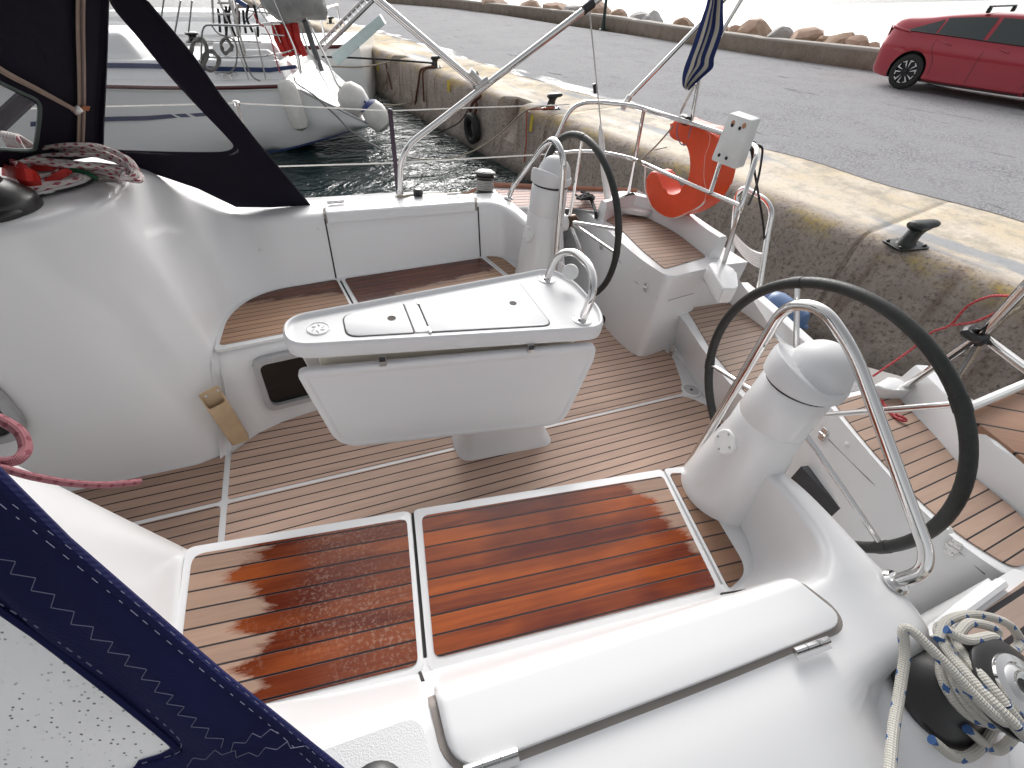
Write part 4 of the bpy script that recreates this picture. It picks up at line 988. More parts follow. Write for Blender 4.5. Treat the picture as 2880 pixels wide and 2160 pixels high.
# walk-through step
ZS = .27
st_ = P5([(1878, 850), (1920, 895), (1985, 995), (2075, 1105), (2180, 1200), (2330, 1300), (2420, 1110), (2300, 985), (2160, 880), (2060, 800), (1960, 800)], ZS)
bm = NB(); prism(bm, fillet(up(st_, -.002), [.02, .1, .2, .2, .2, .02, .02, .1, .1, .03, .02], 6, True), (0, 0, ZS), .02, 4)
for v in bm.verts:
    if v.co.z < .06 and v.co.x < 2.15: v.co.x += .075
stp = obj('transom_step', bm, WHITE, boat, 50)
tk = P5([(1906, 837), (1948, 895), (2003, 990), (2092, 1098), (2195, 1190), (2330, 1270), (2370, 1115), (2235, 1005), (2130, 905), (2040, 815)], ZS)
bm = NB(); prism(bm, fillet(up(tk, ZS - .003), .02, 4, True), (0, 0, .0065), .001, 1); obj('step_teak', bm, T_STEP, stp)
slab('transom_beam', [bz(x, y, ZS) for x, y in ((2062, 822), (2140, 893), (2245, 995), (2380, 1112))], ZS - .02, ZS + .075, .085, lean=.008)
# lower ledge of the step front
bm = NB(); prism(bm, fillet([V(2.05, .50, -.003), V(2.06, .30, -.003), V(2.03, .05, -.003), V(1.96, -.2, -.003), V(1.88, -.5, -.003), V(2.1, -.6, -.003), V(2.2, .5, -.003)], .04, 4, True), (0, 0, .035), .01, 2); obj('step_ledge', bm, WHITE, stp)
# latches / hinges and press studs on the boxes
def plate(parent, p, n_, w_=.034, h_=.055, upv=V(0, 0, 1)):
    n_ = Vector(n_).normalized(); ux_ = upv.cross(n_).normalized(); uz_ = n_.cross(ux_)
    M_ = Matrix((ux_, n_, uz_)).transposed(); bm = NB()
    for s_ in (-1, 1): prism(bm, fillet([p + ux_ * -w_ / 2 + uz_ * s_ * .002, p + ux_ * w_ / 2 + uz_ * s_ * .002, p + ux_ * w_ * .4 + uz_ * s_ * h_ / 2, p - ux_ * w_ * .4 + uz_ * s_ * h_ / 2], .005, 3, True), n_ * .004, .001, 1)
    tube(bm, [p - ux_ * w_ / 2 + n_ * .005, p + ux_ * w_ / 2 + n_ * .005], .0035, 8)
    o = obj('hinge', bm, STEEL, parent); bm = NB()
    for a in (-1, 1):
        for b in (-1, 1): lathe(bm, [(.0035, .003), (.003, .0052), (.001, .0055)], o=p + ux_ * a * w_ * .25 + uz_ * b * h_ * .3, axis=n_, seg=8)
    obj('screws', bm, STEELD, o)
def on_box(px, py, a, b):
    """point on the vertical wall through a-b (boat space, plan)"""
    t_ = (b - a); t_.z = 0; n_ = V(-t_.y, t_.x, 0).normalized()
    if n_.x > 0: n_ = -n_
    p = bpl(px, py, a, n_); return p + n_ * .002, n_
def facing(px, py, poly, off=.003):
    """where the ray through a pixel meets the vertical wall of a box outline (nearest hit)"""
    best = None; d = BI @ ray(px, py)
    for i in range(len(poly)):
        a, b = poly[i], poly[(i + 1) % len(poly)]; t_ = V(b.x - a.x, b.y - a.y, 0); n_ = V(-t_.y, t_.x, 0)
        if n_.length < 1e-6: continue
        n_.normalize(); den = d.dot(n_)
        if abs(den) < 1e-6: continue
        k = (V(a.x, a.y, 0) - CB).dot(n_) / den; p = CB + d * k; u = (V(p.x - a.x, p.y - a.y, 0)).dot(t_) / t_.length_squared
        if -0.02 <= u <= 1.02 and k > 0 and (best is None or k < best[0]): best = (k, p, n_ if n_.dot(d) < 0 else -n_)
    return (best[1] + best[2] * off, best[2]) if best else None
fsw = fillet(up(fs, 0), [.02, .1, .2, .2, .05, .03, .02, .2, .05, .05], 6, True); nsw = fillet(up(ns, 0), [.04, .1, .2, .2, .2, .05, .03, .05, .1, .1, .03], 6, True)
for bx_, wall, pts in ((fsb, fsw, ((1693, 690), (1817, 807))), (nsb, nsw, ((2318, 1222), (2682, 1538)))):
    for px, py in pts:
        h = facing(px, py, wall)
        if h: plate(bx_, h[0], h[1], upv=V(0, .2, 1))
for bx_, wall, pts in ((fsb, fsw, ((1709, 672), (1800, 755), (1939, 775))), (nsb, nsw, ((2382, 1250), (2668, 1490)))):
    for px, py in pts:
        h = facing(px, py, wall, .0)
        if h: bm = NB(); lathe(bm, [(.012, 0), (.012, .002), (.006, .004), (.005, .007), (.001, .007)], o=h[0], axis=h[1], seg=16); obj('press_stud', bm, WPLAST, bx_)
# hinge seam lines of the two boxes
for bx_, wall, pts in ((fsb, fsw, ((1740, 732), (1790, 795), (1850, 838), (1880, 845), (1950, 825))), (nsb, nsw, ((2330, 1235), (2440, 1345), (2560, 1455), (2690, 1545), (2770, 1615)))):
    L = [facing(px, py, wall, .0) for px, py in pts]; L = [h[0] for h in L if h]
    if len(L) > 1: bm = NB(); tube(bm, L, .0018, 5); obj('box_seam', bm, GASK, bx_)
h = facing(1895, 978, fillet(up(st_, 0), .1, 4, True))
if h: plate(stp, V(h[0].x, h[0].y, .05), h[1], .05, .07, V(0, 0, 1))
# two dark wedge foot rests on the helm sole
for a, b in ((((2252, 1322), (2362, 1440))), ((2372, 1445), (2478, 1548))):
    p, q_ = bz(*a, .30), bz(*b, .30); t_ = (q_ - p).normalized(); n_ = V(t_.y, -t_.x, 0); n_ = n_ if n_.x > 0 else -n_
    bm = NB(); rows = []
    for s_, k in ((p, .9), (q_, 1)): rows.append([s_ - n_ * .02 + V(0, 0, -.06), s_ - n_ * .02 + V(0, 0, .03), s_ + n_ * .020 + V(0, 0, .025), s_ + n_ * .035 + V(0, 0, -.005), s_ + n_ * .035 + V(0, 0, -.06)])
    grid(bm, rows, closed_v=True); [bm.faces.new([bm.verts.new(x) for x in r]) for r in rows]
    obj('foot_rest', bm, simple('grey_rubber', (.045, .047, .052), .6) if 'grey_rubber' not in MATS else MATS['grey_rubber'], boat, 25)
# side decks and hull
for sg in (1, -1):
    m = (lambda L: L) if sg > 0 else (lambda L: [mir(p) for p in L][::-1])
    SH = lambda x: .585 if x > 1.25 else (.42 if x < .85 else .42 + .165 * (x - .85) / .4)
    bm = NB(); g = []
    for x, yi, yo in ((-3, 1.25, 1.92), (-1.5, 1.25, 1.90), (0, 1.28, 1.87), (.85, 1.30, 1.845), (1.05, 1.32, 1.835), (1.25, 1.36, 1.82), (1.6, 1.34, 1.76), (1.7, 1.34, 1.74), (1.8, 1.28 if sg > 0 else 1.42, 1.72), (1.9, 1.22 if sg > 0 else 1.44, 1.70), (2.42, 1.2 if sg > 0 else 1.46, 1.62)):
        g.append(m([V(x, yi, SH(x)), V(x, yi + .02, SH(x)), V(x, yo, SH(x)), V(x, yo, SH(x) - .2)]))
    grid(bm, g); dk = obj('side_deck', bm, WHITE, boat)
    tp = [V(1.27, 1.385, .585), V(1.62, 1.375, .585), V(1.96, 1.25, .585), V(2.22, 1.24, .585), V(2.28, 1.56, .585), V(1.27, 1.74, .585)]
    if sg < 0: tp = [V(1.27, 1.385, .585), V(1.74, 1.37, .585), V(1.82, 1.45, .585), V(2.22, 1.48, .585), V(2.28, 1.56, .585), V(1.27, 1.74, .585)]
    bm = NB(); prism(bm, fillet(m(tp), .02, 3, True), (0, 0, .004)); obj('deck_teak', bm, T_DECK if sg > 0 else T_DECKN, dk)
    # white kerb between helm well and deck
    bm = NB(); tube(bm, [p for p in m([V(1.15, 1.36, .585), V(1.25, 1.365, .59), V(1.6, 1.352, .592)])], .014, 8); obj('deck_kerb', bm, WHITE, dk)
    bm = NB(); prism(bm, m([V(1.05, 1.34, -.002), V(1.25, 1.35, -.002), V(1.6, 1.33, -.002), V(1.6, 1.37, -.002), V(1.2, 1.39, -.002)]), (0, 0, .58)); obj('helm_well_side', bm, WHITE, boat)
    rows = []
    for x, yd, yw in ((-3, 1.92, 1.75), (-1.5, 1.90, 1.74), (0, 1.87, 1.70), (.85, 1.845, 1.64), (1.05, 1.835, 1.62), (1.25, 1.82, 1.58), (1.8, 1.72, 1.45), (2.42, 1.62, 1.25)):
        h_ = SH(x); r = [V(x, yd, h_ + .015), V(x, yd + .015, h_), V(x, yd + .012, h_ - .045), V(x, yd - .01, .2), V(x, L3(yd, yw, .5), -.5), V(x, yw, -1.0), V(x, yw * .8, -1.45), V(x, 0, -1.75)]; rows.append(r if sg > 0 else [mir(p) for p in r])
    bm = NB(); grid(bm, rows); obj('hull_side', bm, HULLW, boat, 50)
    # toe rail
    bm = NB(); tube(bm, m([V(x, y, SH(x) + .015) for x, y in ((-3, 1.90), (-1.5, 1.88), (0, 1.85), (.85, 1.825), (1.05, 1.815), (1.25, 1.80), (1.8, 1.70), (2.4, 1.60))]), .018, 6); obj('toe_rail', bm, simple('toe_rail_teak', (.30, .13, .08), .6) if 'toe_rail_teak' not in MATS else MATS['toe_rail_teak'], boat)
bm = NB(); rows = [[V(2.42, -1.62, .6), V(2.46, -.8, .58), V(2.48, 0, .26), V(2.46, .8, .58), V(2.42, 1.62, .6)], [V(2.42, -1.55, 0), V(2.48, -.8, 0), V(2.5, 0, 0), V(2.48, .8, 0), V(2.42, 1.55, 0)], [V(2.3, -1.25, -1), V(2.36, -.6, -1), V(2.4, 0, -1), V(2.36, .6, -1), V(2.3, 1.25, -1)], [V(2.1, -1.0, -1.6), V(2.1, -.5, -1.6), V(2.1, 0, -1.6), V(2.1, .5, -1.6), V(2.1, 1.0, -1.6)]]
grid(bm, rows); obj('transom', bm, HULLW, boat)
bm = NB(); prism(bm, [V(1.98, -1.25, .2), V(2.46, -1.25, .2), V(2.47, -.7, .2), V(2.12, -.7, .2)], (0, 0, .36)); obj('stern_deck', bm, WHITE, boat); bm = NB(); prism(bm, [V(2.12, .45, .2), V(2.47, .45, .2), V(2.46, 1.25, .2), V(1.95, 1.25, .2)], (0, 0, .36)); obj('stern_deck', bm, WHITE, boat)
# far aft deck corner moulding
bm = NB(); prism(bm, fillet([bz(x, y, .60) for x, y in ((1700, 575), (1745, 545), (1800, 560), (1845, 590), (1820, 612), (1760, 600))], .05, 5, True), (0, 0, .03), .01, 2); obj('corner_moulding', bm, WHITE, boat)

# ---- winches
def winch(parent, o, axis, k=1.0, name='winch'):
    bm = NB(); lathe(bm, [(.088 * k, 0), (.090 * k, .012), (.086 * k, .020), (.080 * k, .024), (.062 * k, .040), (.048 * k, .060)], o=o, axis=axis, seg=40); w_ = obj(name, bm, WINCHB, parent)
    bm = NB(); lathe(bm, [(.047 * k, .055), (.043 * k, .075), (.042 * k, .095), (.050 * k, .118), (.055 * k, .124)], o=o, axis=axis, seg=40); obj('drum', bm, WINCHB, w_)
    bm = NB(); lathe(bm, [(.050 * k, .120), (.066 * k, .124), (.070 * k, .128), (.070 * k, .134), (.058 * k, .139), (.058 * k, .142), (.069 * k, .147), (.070 * k, .153), (.066 * k, .158), (.05 * k, .163)], o=o, axis=axis, seg=40); obj('self_tailer', bm, WINCHB, w_)
    bm = NB(); lathe(bm, [(.047 * k, .160), (.045 * k, .168), (.034 * k, .171), (.031 * k, .168), (.028 * k, .171), (.022 * k, .174), (.018 * k, .170), (.012 * k, .169), (.0115 * k, .163), (.002, .162)], o=o, axis=axis, seg=40); obj('chrome_cap', bm, STEEL, w_)
    return w_
WN = V(1.115, -1.435, .62); WAX = V(.05, -.26, 1).normalized()
bm = NB(); rows = [[V(WN.x + r_ * math.cos(a) * 1.05, WN.y + .01 + r_ * math.sin(a), z) for a in [2 * math.pi * k / 36 for k in range(36)]] for r_, z in ((.19, .55), (.155, .585), (.128, .606), (.112, .617), (.10, .6205), (.001, .621))]
grid(bm, rows, closed_v=True); obj('winch_pad', bm, WHITE, boat, 50)
winch(boat, WN, WAX, 1.2)
WF = V(1.08, 1.43, .64)
bm = NB(); rows = [[V(WF.x + r_ * math.cos(a) * 1.05, WF.y + .01 + r_ * math.sin(a), z) for a in [2 * math.pi * k / 36 for k in range(36)]] for r_, z in ((.19, .56), (.155, .60), (.128, .628), (.112, .636), (.10, .640), (.001, .641))]
grid(bm, rows, closed_v=True); obj('winch_pad', bm, WHITE, boat, 50)
wf = winch(boat, WF, V(0, .1, 1).normalized(), .95)
bm = NB()
for h in (.062, .074, .086, .098, .110): 
    a_, u_, v_ = frame(V(0, .1, 1)); rope(bm, [WF + a_ * h + (u_ * math.cos(t) + v_ * math.sin(t)) * .050 for t in [2 * math.pi * k / 24 for k in range(25)]], .0062, 8, 1)
tag(obj('winch_rope', bm, simple('grey_rope', (.32, .31, .30), .8), boat=True, smooth=60), 'grey rope turns wound round the far winch', 'rope')
wc = winch(boat, bz(-25, 600, 1.0), V(0, 0, 1), 1.0)
bm = NB(); lathe(bm, [(.125, 0), (.128, .02), (.122, .045), (.118, .05), (.09, .075), (.07, .09), (.058, .13), (.056, .15)], o=bz(-25, 600, .985), seg=44); obj('winch_skirt', bm, WINCHB, wc)
# black cleat at the bottom edge
bm = NB(); p = bz(1055, 2262, .705); lathe(bm, [(.05, 0), (.05, .012), (.04, .022), (.02, .026)], o=p, seg=30); obj('fairlead', bm, BLACK, boat)
# non-skid patch forward of the lid
bm = NB(); prism(bm, fillet([V(-.24, -1.09, .7105), V(.075, -1.11, .7105), V(.075, -1.30, .7105), V(-.2, -1.28, .7105)], .03, 4, True), (0, 0, .002)); s = N('nonskid'); c = s.co(); s.set(base=(.72, .72, .72), rough=.55); s.bump(s.vor(c, 420), .0005, .8); obj('nonskid_patch', bm, s.m, boat)

# ---- pushpit, gate, aerial, backstay, bimini frame
def Y(px, py, y): return bpl(px, py, (0, y, 0), (0, 1, 0))
def X(px, py, x): return bpl(px, py, (x, 0, 0), (1, 0, 0))
pf0 = bz(1522, 562, .61); r0 = V(1.50, 1.40, 1.02)
top = [pf0, Y(1527, 468, 1.42), Y(1570, 378, 1.42), Y(1598, 320, 1.42), Y(1630, 293, 1.42), Y(1680, 287, 1.40), Y(1753, 294, 1.30), bz(1812, 306, 1.21), bz(1880, 327, 1.21), bz(1960, 352, 1.20), bz(2040, 378, 1.20), bz(2108, 406, 1.19)]
TOPR = catmull(top, 5)
bm = NB(); tube(bm, TOPR, .0125, 12); pp = obj('pushpit', bm, STEEL, boat)
midl = [Y(1562, 432, 1.42), Y(1640, 426, 1.40), Y(1700, 430, 1.35), bz(1760, 442, .94), bz(1795, 453, .94), bz(1900, 500, .95), bz(2000, 543, .95), bz(2084, 580, .955)]
bm = NB(); tube(bm, catmull(midl, 5), .0115, 12); obj('mid_rail', bm, STEEL, pp)
for a, b in ((bz(1812, 306, 1.21), bz(1766, 552, .60)), (bz(2050, 380, 1.2), bz(1997, 545, .95))):
    bm = NB(); tube(bm, [a, b], .0115, 12); obj('stanchion', bm, STEEL, pp)
gp_ = bz(2036, 738, .625)
bm = NB(); tube(bm, catmull([gp_, bz(2075, 610, .93), bz(2118, 470, 1.14), bz(2128, 430, 1.19), bz(2122, 412, 1.205), bz(2108, 406, 1.205)], 5), .0125, 12); obj('gate_post', bm, STEEL, pp)
bm = NB(); lathe(bm, [(.022, -.02), (.026, 0), (.022, .02)], o=bz(2110, 408, 1.2), axis=(.3, 1, 0), seg=14); obj('rail_clamp', bm, BLACK, pp)
bm = NB(); lathe(bm, [(.024, -.035), (.028, 0), (.024, .035)], o=bz(1926, 337, 1.205), axis=(.3, 1, 0), seg=14); obj('rail_clamp', bm, BLACK, pp)
bm = NB(); rope(bm, [bz(1795, 455, .95) + V(.0, .012 * math.cos(k), .012 * math.sin(k)) + V(0, -.002 * k, 0) for k in range(14)], .006, 6, 2); tag(obj('rope_lashing', bm, ROPE_TAN, boat=True), 'short pale lashing tied round the corner of the stern rail', 'rope')
# near pushpit, running out of the picture on the right
n0 = bz(2545, 1088, .62); up_ = V(0, 0, 1)
nt_ = n0 + V(.03, -.10, .72)
np1 = bz(2760, 943, .98); np2 = bz(2890, 800, 1.25)
bm = NB(); tube(bm, [n0, np1, np2, np2 + V(.02, -.02, .15)], .013, 12); npp = obj('pushpit', bm, STEEL, boat)
bm = NB(); tube(bm, [np1, bz(2890, 1040, .98), V(1.7, -1.62, .98), V(1.4, -1.66, .95)], .013, 12); obj('mid_rail', bm, STEEL, npp)
bm = NB(); tube(bm, catmull([bz(2770, 945, .99) , bz(2745, 952, .985), bz(2715, 935, 1.0), bz(2740, 925, 1.0), bz(2768, 950, .985), bz(2750, 965, .97)], 4), .014, 8); obj('rail_clamp', bm, BLACK, npp)
bm = NB(); tube(bm, [bz(2560, 1085, .63), bz(2740, 960, .96)], .006, 8); tube(bm, [bz(2680, 1080, .66), bz(2745, 970, .96)], .006, 8); obj('lashing', bm, BLACK, npp)
bm = NB(); rope(bm, [bz(2880, 860, 1.15), bz(2800, 920, 1.03), bz(2700, 1055, .70)], .006, 7, 3); tag(obj('cord', bm, ROPE_TAN, boat=True), 'pale cord stretched from the near stern rail towards the gangplank', 'rope')
bm = NB(); rope(bm, [bz(2455, 1058, .62), bz(2560, 985, .72), bz(2620, 935, .82), bz(2672, 915, .88), bz(2720, 862, .98), bz(2780, 835, 1.05), bz(2830, 832, 1.10), bz(2868, 842, 1.12)], .0045, 7, 5); rope(bm, [bz(2672, 915, .88), bz(2740, 905, .95), bz(2800, 880, 1.02), bz(2845, 845, 1.11)], .0045, 7, 5); tag(obj('cord', bm, ROPE_RED, boat=True), 'thin red cord looped round the near stern rail', 'rope')
bm = NB(); rope(bm, [bz(2478, 1125, ZH + .008), bz(2505, 1162, ZH + .008), bz(2530, 1180, ZH + .012), bz(2548, 1183, ZH + .014), bz(2540, 1174, ZH + .02), bz(2518, 1165, ZH + .014)], .0055, 7, 5); tag(obj('cord', bm, ROPE_RED, boat=True), 'short red cord end with a knot lying on the near helm seat', 'rope')
# folded swim ladder at the transom
XL = 2.60
bm = NB(); tube(bm, fillet([X(2052, 780, XL), X(2066, 600, XL), X(2072, 545, XL), X(2092, 528, XL), X(2155, 563, XL), X(2172, 595, XL), X(2160, 650, XL), X(2136, 810, XL)], .06, 6), .017, 12); ld_ = obj('swim_ladder', bm, STEEL, boat)
rows = []
for k in range(9):
    u = k / 8; a = [X(2062 + (2150 - 2062) * u, 655 + 62 * u - 14 * math.sin(math.pi * u) * -1, XL), X(2070 + (2138 - 2070) * u, 690 + 62 * u + 10 * math.sin(math.pi * u), XL)]; rows.append(a)
bm = NB()
for k in range(8):
    a, b = rows[k], rows[k + 1]
    for j in range(5):
        u0, u1 = j / 5 + .04, (j + 1) / 5 - .04
        prism(bm, [L3(L3(a[0], a[1], u0), L3(b[0], b[1], u0), .12), L3(L3(a[0], a[1], u0), L3(b[0], b[1], u0), .88), L3(L3(a[0], a[1], u1), L3(b[0], b[1], u1), .88), L3(L3(a[0], a[1], u1), L3(b[0], b[1], u1), .12)], (.02, 0, 0)) if False else None
cellsA = [[L3(a, b, v) for v in (0, .2, .4, .6, .8, 1)] for a, b in rows]
bm = NB()
for r in cellsA: tube(bm, r, .008, 6)
for j in range(6): tube(bm, [r[j] for r in cellsA], .0085, 6)
obj('ladder_step', bm, WPLAST, ld_)
bm = NB(); rope(bm, [bz(2112, 412, 1.2), X(2120, 470, 2.3), X(2145, 620, 2.5), X(2150, 680, XL)], .006, 6, 4); tag(obj('cord', bm, ROPE_BLK, boat=True), 'thin black cord hanging from the gate post to the swim ladder', 'rope')
bm = NB(); rope(bm, catmull([bz(2108, 410, 1.2), bz(2118, 430, 1.18), bz(2112, 480, 1.08), bz(2112, 500, 1.05)], 3), .007, 6, 3); rope(bm, catmull([bz(2108, 408, 1.2), bz(2140, 412, 1.18), bz(2143, 440, 1.14), bz(2128, 520, 1.03), bz(2105, 575, .97)], 3), .006, 6, 3); tag(obj('cable', bm, ROPE_BLK, boat=True), 'black cable taped to the gate post beside the white box', 'cable')
# white rectangular instrument box
b0, b1, b2, b3 = X(2052, 318, 2.03), X(2115, 340, 2.03), X(2068, 476, 2.03), X(2000, 449, 2.03)
bm = NB(); prism(bm, fillet([b0, b1, b2, b3], .008, 4, True), (.045, -.004, .012), .004, 2); ib = tag(obj('switch_box', bm, simple('box_grey_white', (.70, .71, .70), .45), boat=True), 'pale grey rectangular box screwed to the stern rail beside the orange lifebuoy', 'box')
n_ = (b1 - b0).cross(b3 - b0).normalized()
if n_.x > 0: n_ = -n_
for px, py in ((2060, 352), (2081, 361), (2023, 436), (2043, 445)):
    p = X(px, py, 2.03) ; bm = NB(); lathe(bm, [(.0085, -.006), (.0085, .003), (.006, .005), (.0045, .002), (.001, .002)], o=p, axis=n_, seg=14); sc2 = obj('screw', bm, BLACK, ib)
    sc2.matrix_parent_inverse = Matrix.Identity(4)
for px, py in ((2062, 346), (2093, 354)):
    p = X(px, py, 2.03); bm = NB(); lathe(bm, [(.013, -.004), (.012, .0012), (.001, .0014)], o=p, axis=n_, seg=16); obj('rust_stain', bm, simple('rust_spot', (.45, .22, .13), .7) if 'rust_spot' not in MATS else MATS['rust_spot'], ib)

# bimini frame on the far side
B0_ = V(.525, 1.335, .705)
b1_ = Y(1125, 425, 1.335); b2_ = Y(1690, -8, 1.335); b2b = b1_ + (b2_ - b1_) * 1.6
bm = NB(); tube(bm, fillet([B0_, b1_, b1_ + (b2_ - b1_) * 1.22], [0, .12, 0], 8), .0165, 14); bi = obj('bimini_frame', bm, STEEL, boat)
j = Y(1345, 240, 1.335)
bm = NB(); tube(bm, [j, Y(1040, -20, 1.335), V(-.22, 1.30, 1.88)], .0165, 14); obj('bow_tube', bm, STEEL, bi)
bm = NB(); tube(bm, [Y(1350, 232, 1.33), Y(1320, 200, 1.33)], .020, 12); tube(bm, [Y(1372, 225, 1.335), Y(1335, 248, 1.335)], .020, 12); obj('slide_clamp', bm, STEELD, bi)
bm = NB(); tube(bm, [Y(1338, 205, 1.33), Y(1350, 232, 1.34)], .012, 10); obj('clamp_knob', bm, BLACK, bi)
bm = NB(); lathe(bm, [(.032, 0), (.032, .006), (.022, .012), (.018, .03)], o=B0_, seg=20); obj('leg_base', bm, STEEL, bi)
bm = NB(); tube(bm, [Y(1640, 30, 1.335), Y(1668, 8, 1.335)], .022, 12); obj('frame_clamp', bm, BLACK, bi)
# strut from the rail up to the frame
sa = TOPR[30] if False else bz(1753, 292, 1.205); sb = Y(2050, -25, .95)
bm = NB(); tube(bm, [sa, bpl(1958, 80, sa, (.5, 1, 0)), bpl(2060, -25, sa, (.5, 1, 0))], .0125, 12); obj('frame_strut', bm, STEEL, bi)
bm = NB(); tube(bm, [sa + V(0, 0, -.03), bpl(1772, 270, sa, (.5, 1, 0))], .018, 10); obj('strut_foot', bm, STEELD, bi)
# backstay with its white boot
sb0 = bz(1712, 575, .60); PB = (sb0, V(.2, 1, 0))
bm = NB(); tube(bm, [bpl(1690, 352, *PB), bpl(1655, 0, *PB), bpl(1652, -40, *PB)], .0042, 8); bs = obj('backstay', bm, STEELD, boat)
bm = NB(); tube(bm, [sb0, bpl(1700, 490, *PB), bpl(1690, 375, *PB), bpl(1688, 350, *PB)], [.024, .022, .017, .005], 12); obj('stay_boot', bm, WPLAST, bs)
bm = NB(); tube(bm, [bpl(1671, 235, *PB), bpl(1674, 262, *PB)], .010, 8); obj('stay_fitting', bm, BLACK, bs)
# flag staff and flag
fsb_ = bz(1945, 340, 1.205); PF = (fsb_, V(.55, 1, 0))
bm = NB(); tube(bm, [fsb_, bpl(1967, 215, *PF), bpl(2035, 82, *PF), bpl(2084, 0, *PF), bpl(2100, -40, *PF)], .011, 12); sf = obj('flag_staff', bm, STEEL, boat)
bm = NB(); tube(bm, [bz(1912, 318, 1.23), bpl(1955, 235, *PF)], .008, 10); obj('staff_brace', bm, STEELD, sf)
def flag():
    rowsF = [(1985, 2028, -60), (1984, 2026, 0), (1972, 2026, 40), (1958, 2026, 80), (1945, 2014, 120), (1930, 2000, 160), (1921, 1997, 185), (1915, 1968, 212), (1916, 1940, 238), (1924, 1932, 247)]
    rows = []; n_ = V(.55, 1, 0).normalized()
    R_ = catmull([V(a, b, c) for a, b, c in rowsF], 3)
    for i, r in enumerate(R_):
        row = []
        for k in range(37):
            u = k / 36; w_ = (.03 * math.sin(u * 7 + .3) + .008 * math.sin(u * 17 + i * .15)) * (.5 + .5 * u)
            row.append(bpl(r.x + (r.y - r.x) * u, r.z + 3 * math.sin(u * 9), *PF) - n_ * (.04 + w_))
        rows.append(row)
    bm = NB(); grid(bm, rows)
    bm.faces.ensure_lookup_table()
    m_ = len(rows[0]) - 1
    for i, f in enumerate(bm.faces):
        k = (i % m_) / m_ * 7 ; f.material_index = int(k) % 2
    return bm
bm = flag(); me_ = [cloth('flag_blue', (.022, .035, .13), .8, 1200), cloth('flag_white', (.50, .47, .40), .8, 1200)]
fo = bpy.data.meshes.new('flag')
for f in bm.faces: f.smooth = True
bm.to_mesh(fo); bm.free(); [fo.materials.append(x) for x in me_]
flo = bpy.data.objects.new('flag', fo); COL.objects.link(flo); flo.matrix_world = BM.to_4x4(); tag(flo, 'limp blue and white striped flag hanging on the stern staff', 'flag')
# horseshoe lifebuoy
hp_ = [(1897, 336), (1888, 352), (1878, 372), (1895, 392), (1925, 404), (1938, 432), (1940, 482), (1925, 528), (1898, 547), (1872, 541), (1858, 515), (1846, 488), (1832, 482), (1820, 496), (1815, 530), (1830, 575), (1866, 606), (1905, 610), (1960, 585), (1998, 542), (2017, 467), (2018, 398), (1990, 368), (1953, 357), (1923, 346)]
HP = [X(a, b, 2.16) for a, b in hp_]; HP = catmull(HP, 4, True)
bm = NB(); prism(bm, HP, (.125, -.01, .02), .036, 6); hb_ = tag(obj('lifebuoy', bm, ORANGE, boat=True, smooth=50), 'orange horseshoe lifebuoy hanging on the stern rail', 'lifebuoy')
bm = NB(); edge = [X(a, b, 2.165) for a, b in ((1965, 352), (1996, 375), (1997, 405), (1985, 440), (1982, 500), (1988, 540), (1975, 575), (1930, 600), (1900, 613))]
rope(bm, edge, .0055, 7, 5); obj('grab_line', bm, OLDW, hb_)
bm = NB(); rope(bm, [X(1815, 470, 2.15), X(1814, 530, 2.14), X(1830, 578, 2.14)], .005, 6, 4); rope(bm, [X(1813, 470, 2.15), bz(1815, 455, .95)], .004, 6, 2); obj('hanging_line', bm, OLDW, hb_)
bm = NB(); rope(bm, [X(1908, 345, 2.14), X(1903, 372, 2.13), X(1915, 405, 2.13), X(1932, 405, 2.13)], .003, 6, 4); rope(bm, [X(1945, 350, 2.14), X(1935, 390, 2.13)], .003, 6, 2); obj('tie_cord', bm, THREAD, hb_)
bm = NB(); rope(bm, [bz(1800, 452, .96), bz(1850, 405, 1.04), bz(1893, 355, 1.15)], .005, 6, 4); rope(bm, [bz(1840, 422, 1.02), bz(1876, 414, 1.05)], .003, 6, 2); tag(obj('cord', bm, ROPE_TAN, boat=True), 'pale cord running from the rail corner up to the top of the lifebuoy', 'rope')
# aft deck tangle of black lines
bm = NB(); rg = random.Random(2)
for k in range(3): rope(bm, [bz(1640 + rg.uniform(-22, 30), 548 + rg.uniform(-12, 14), .615 + rg.uniform(0, .03)) for _ in range(7)], .008, 6, 5)
rope(bm, [bz(1655, 545, .62), bz(1668, 575, .61), bz(1676, 605, .605), bz(1672, 640, .40), bz(1664, 690, .2), bz(1662, 740, .02)], .012, 7, 5); tag(obj('rope_tangle', bm, ROPE_BLK, boat=True), 'black rope tangle on the far teak side deck, one end dropping behind the wheel', 'rope')
bm = NB(); box(bm, bz(1706, 895, .035), .09, .06, .06, Matrix.Rotation(.5, 3, 'Z'), .02, 3); box(bm, bz(1702, 862, .05), .07, .05, .09, Matrix.Rotation(.3, 3, 'Z'), .02, 3); tag(obj('black_shoe', bm, BLACK, boat=True), 'small black rubber block on the sole behind the table', 'rubber block')
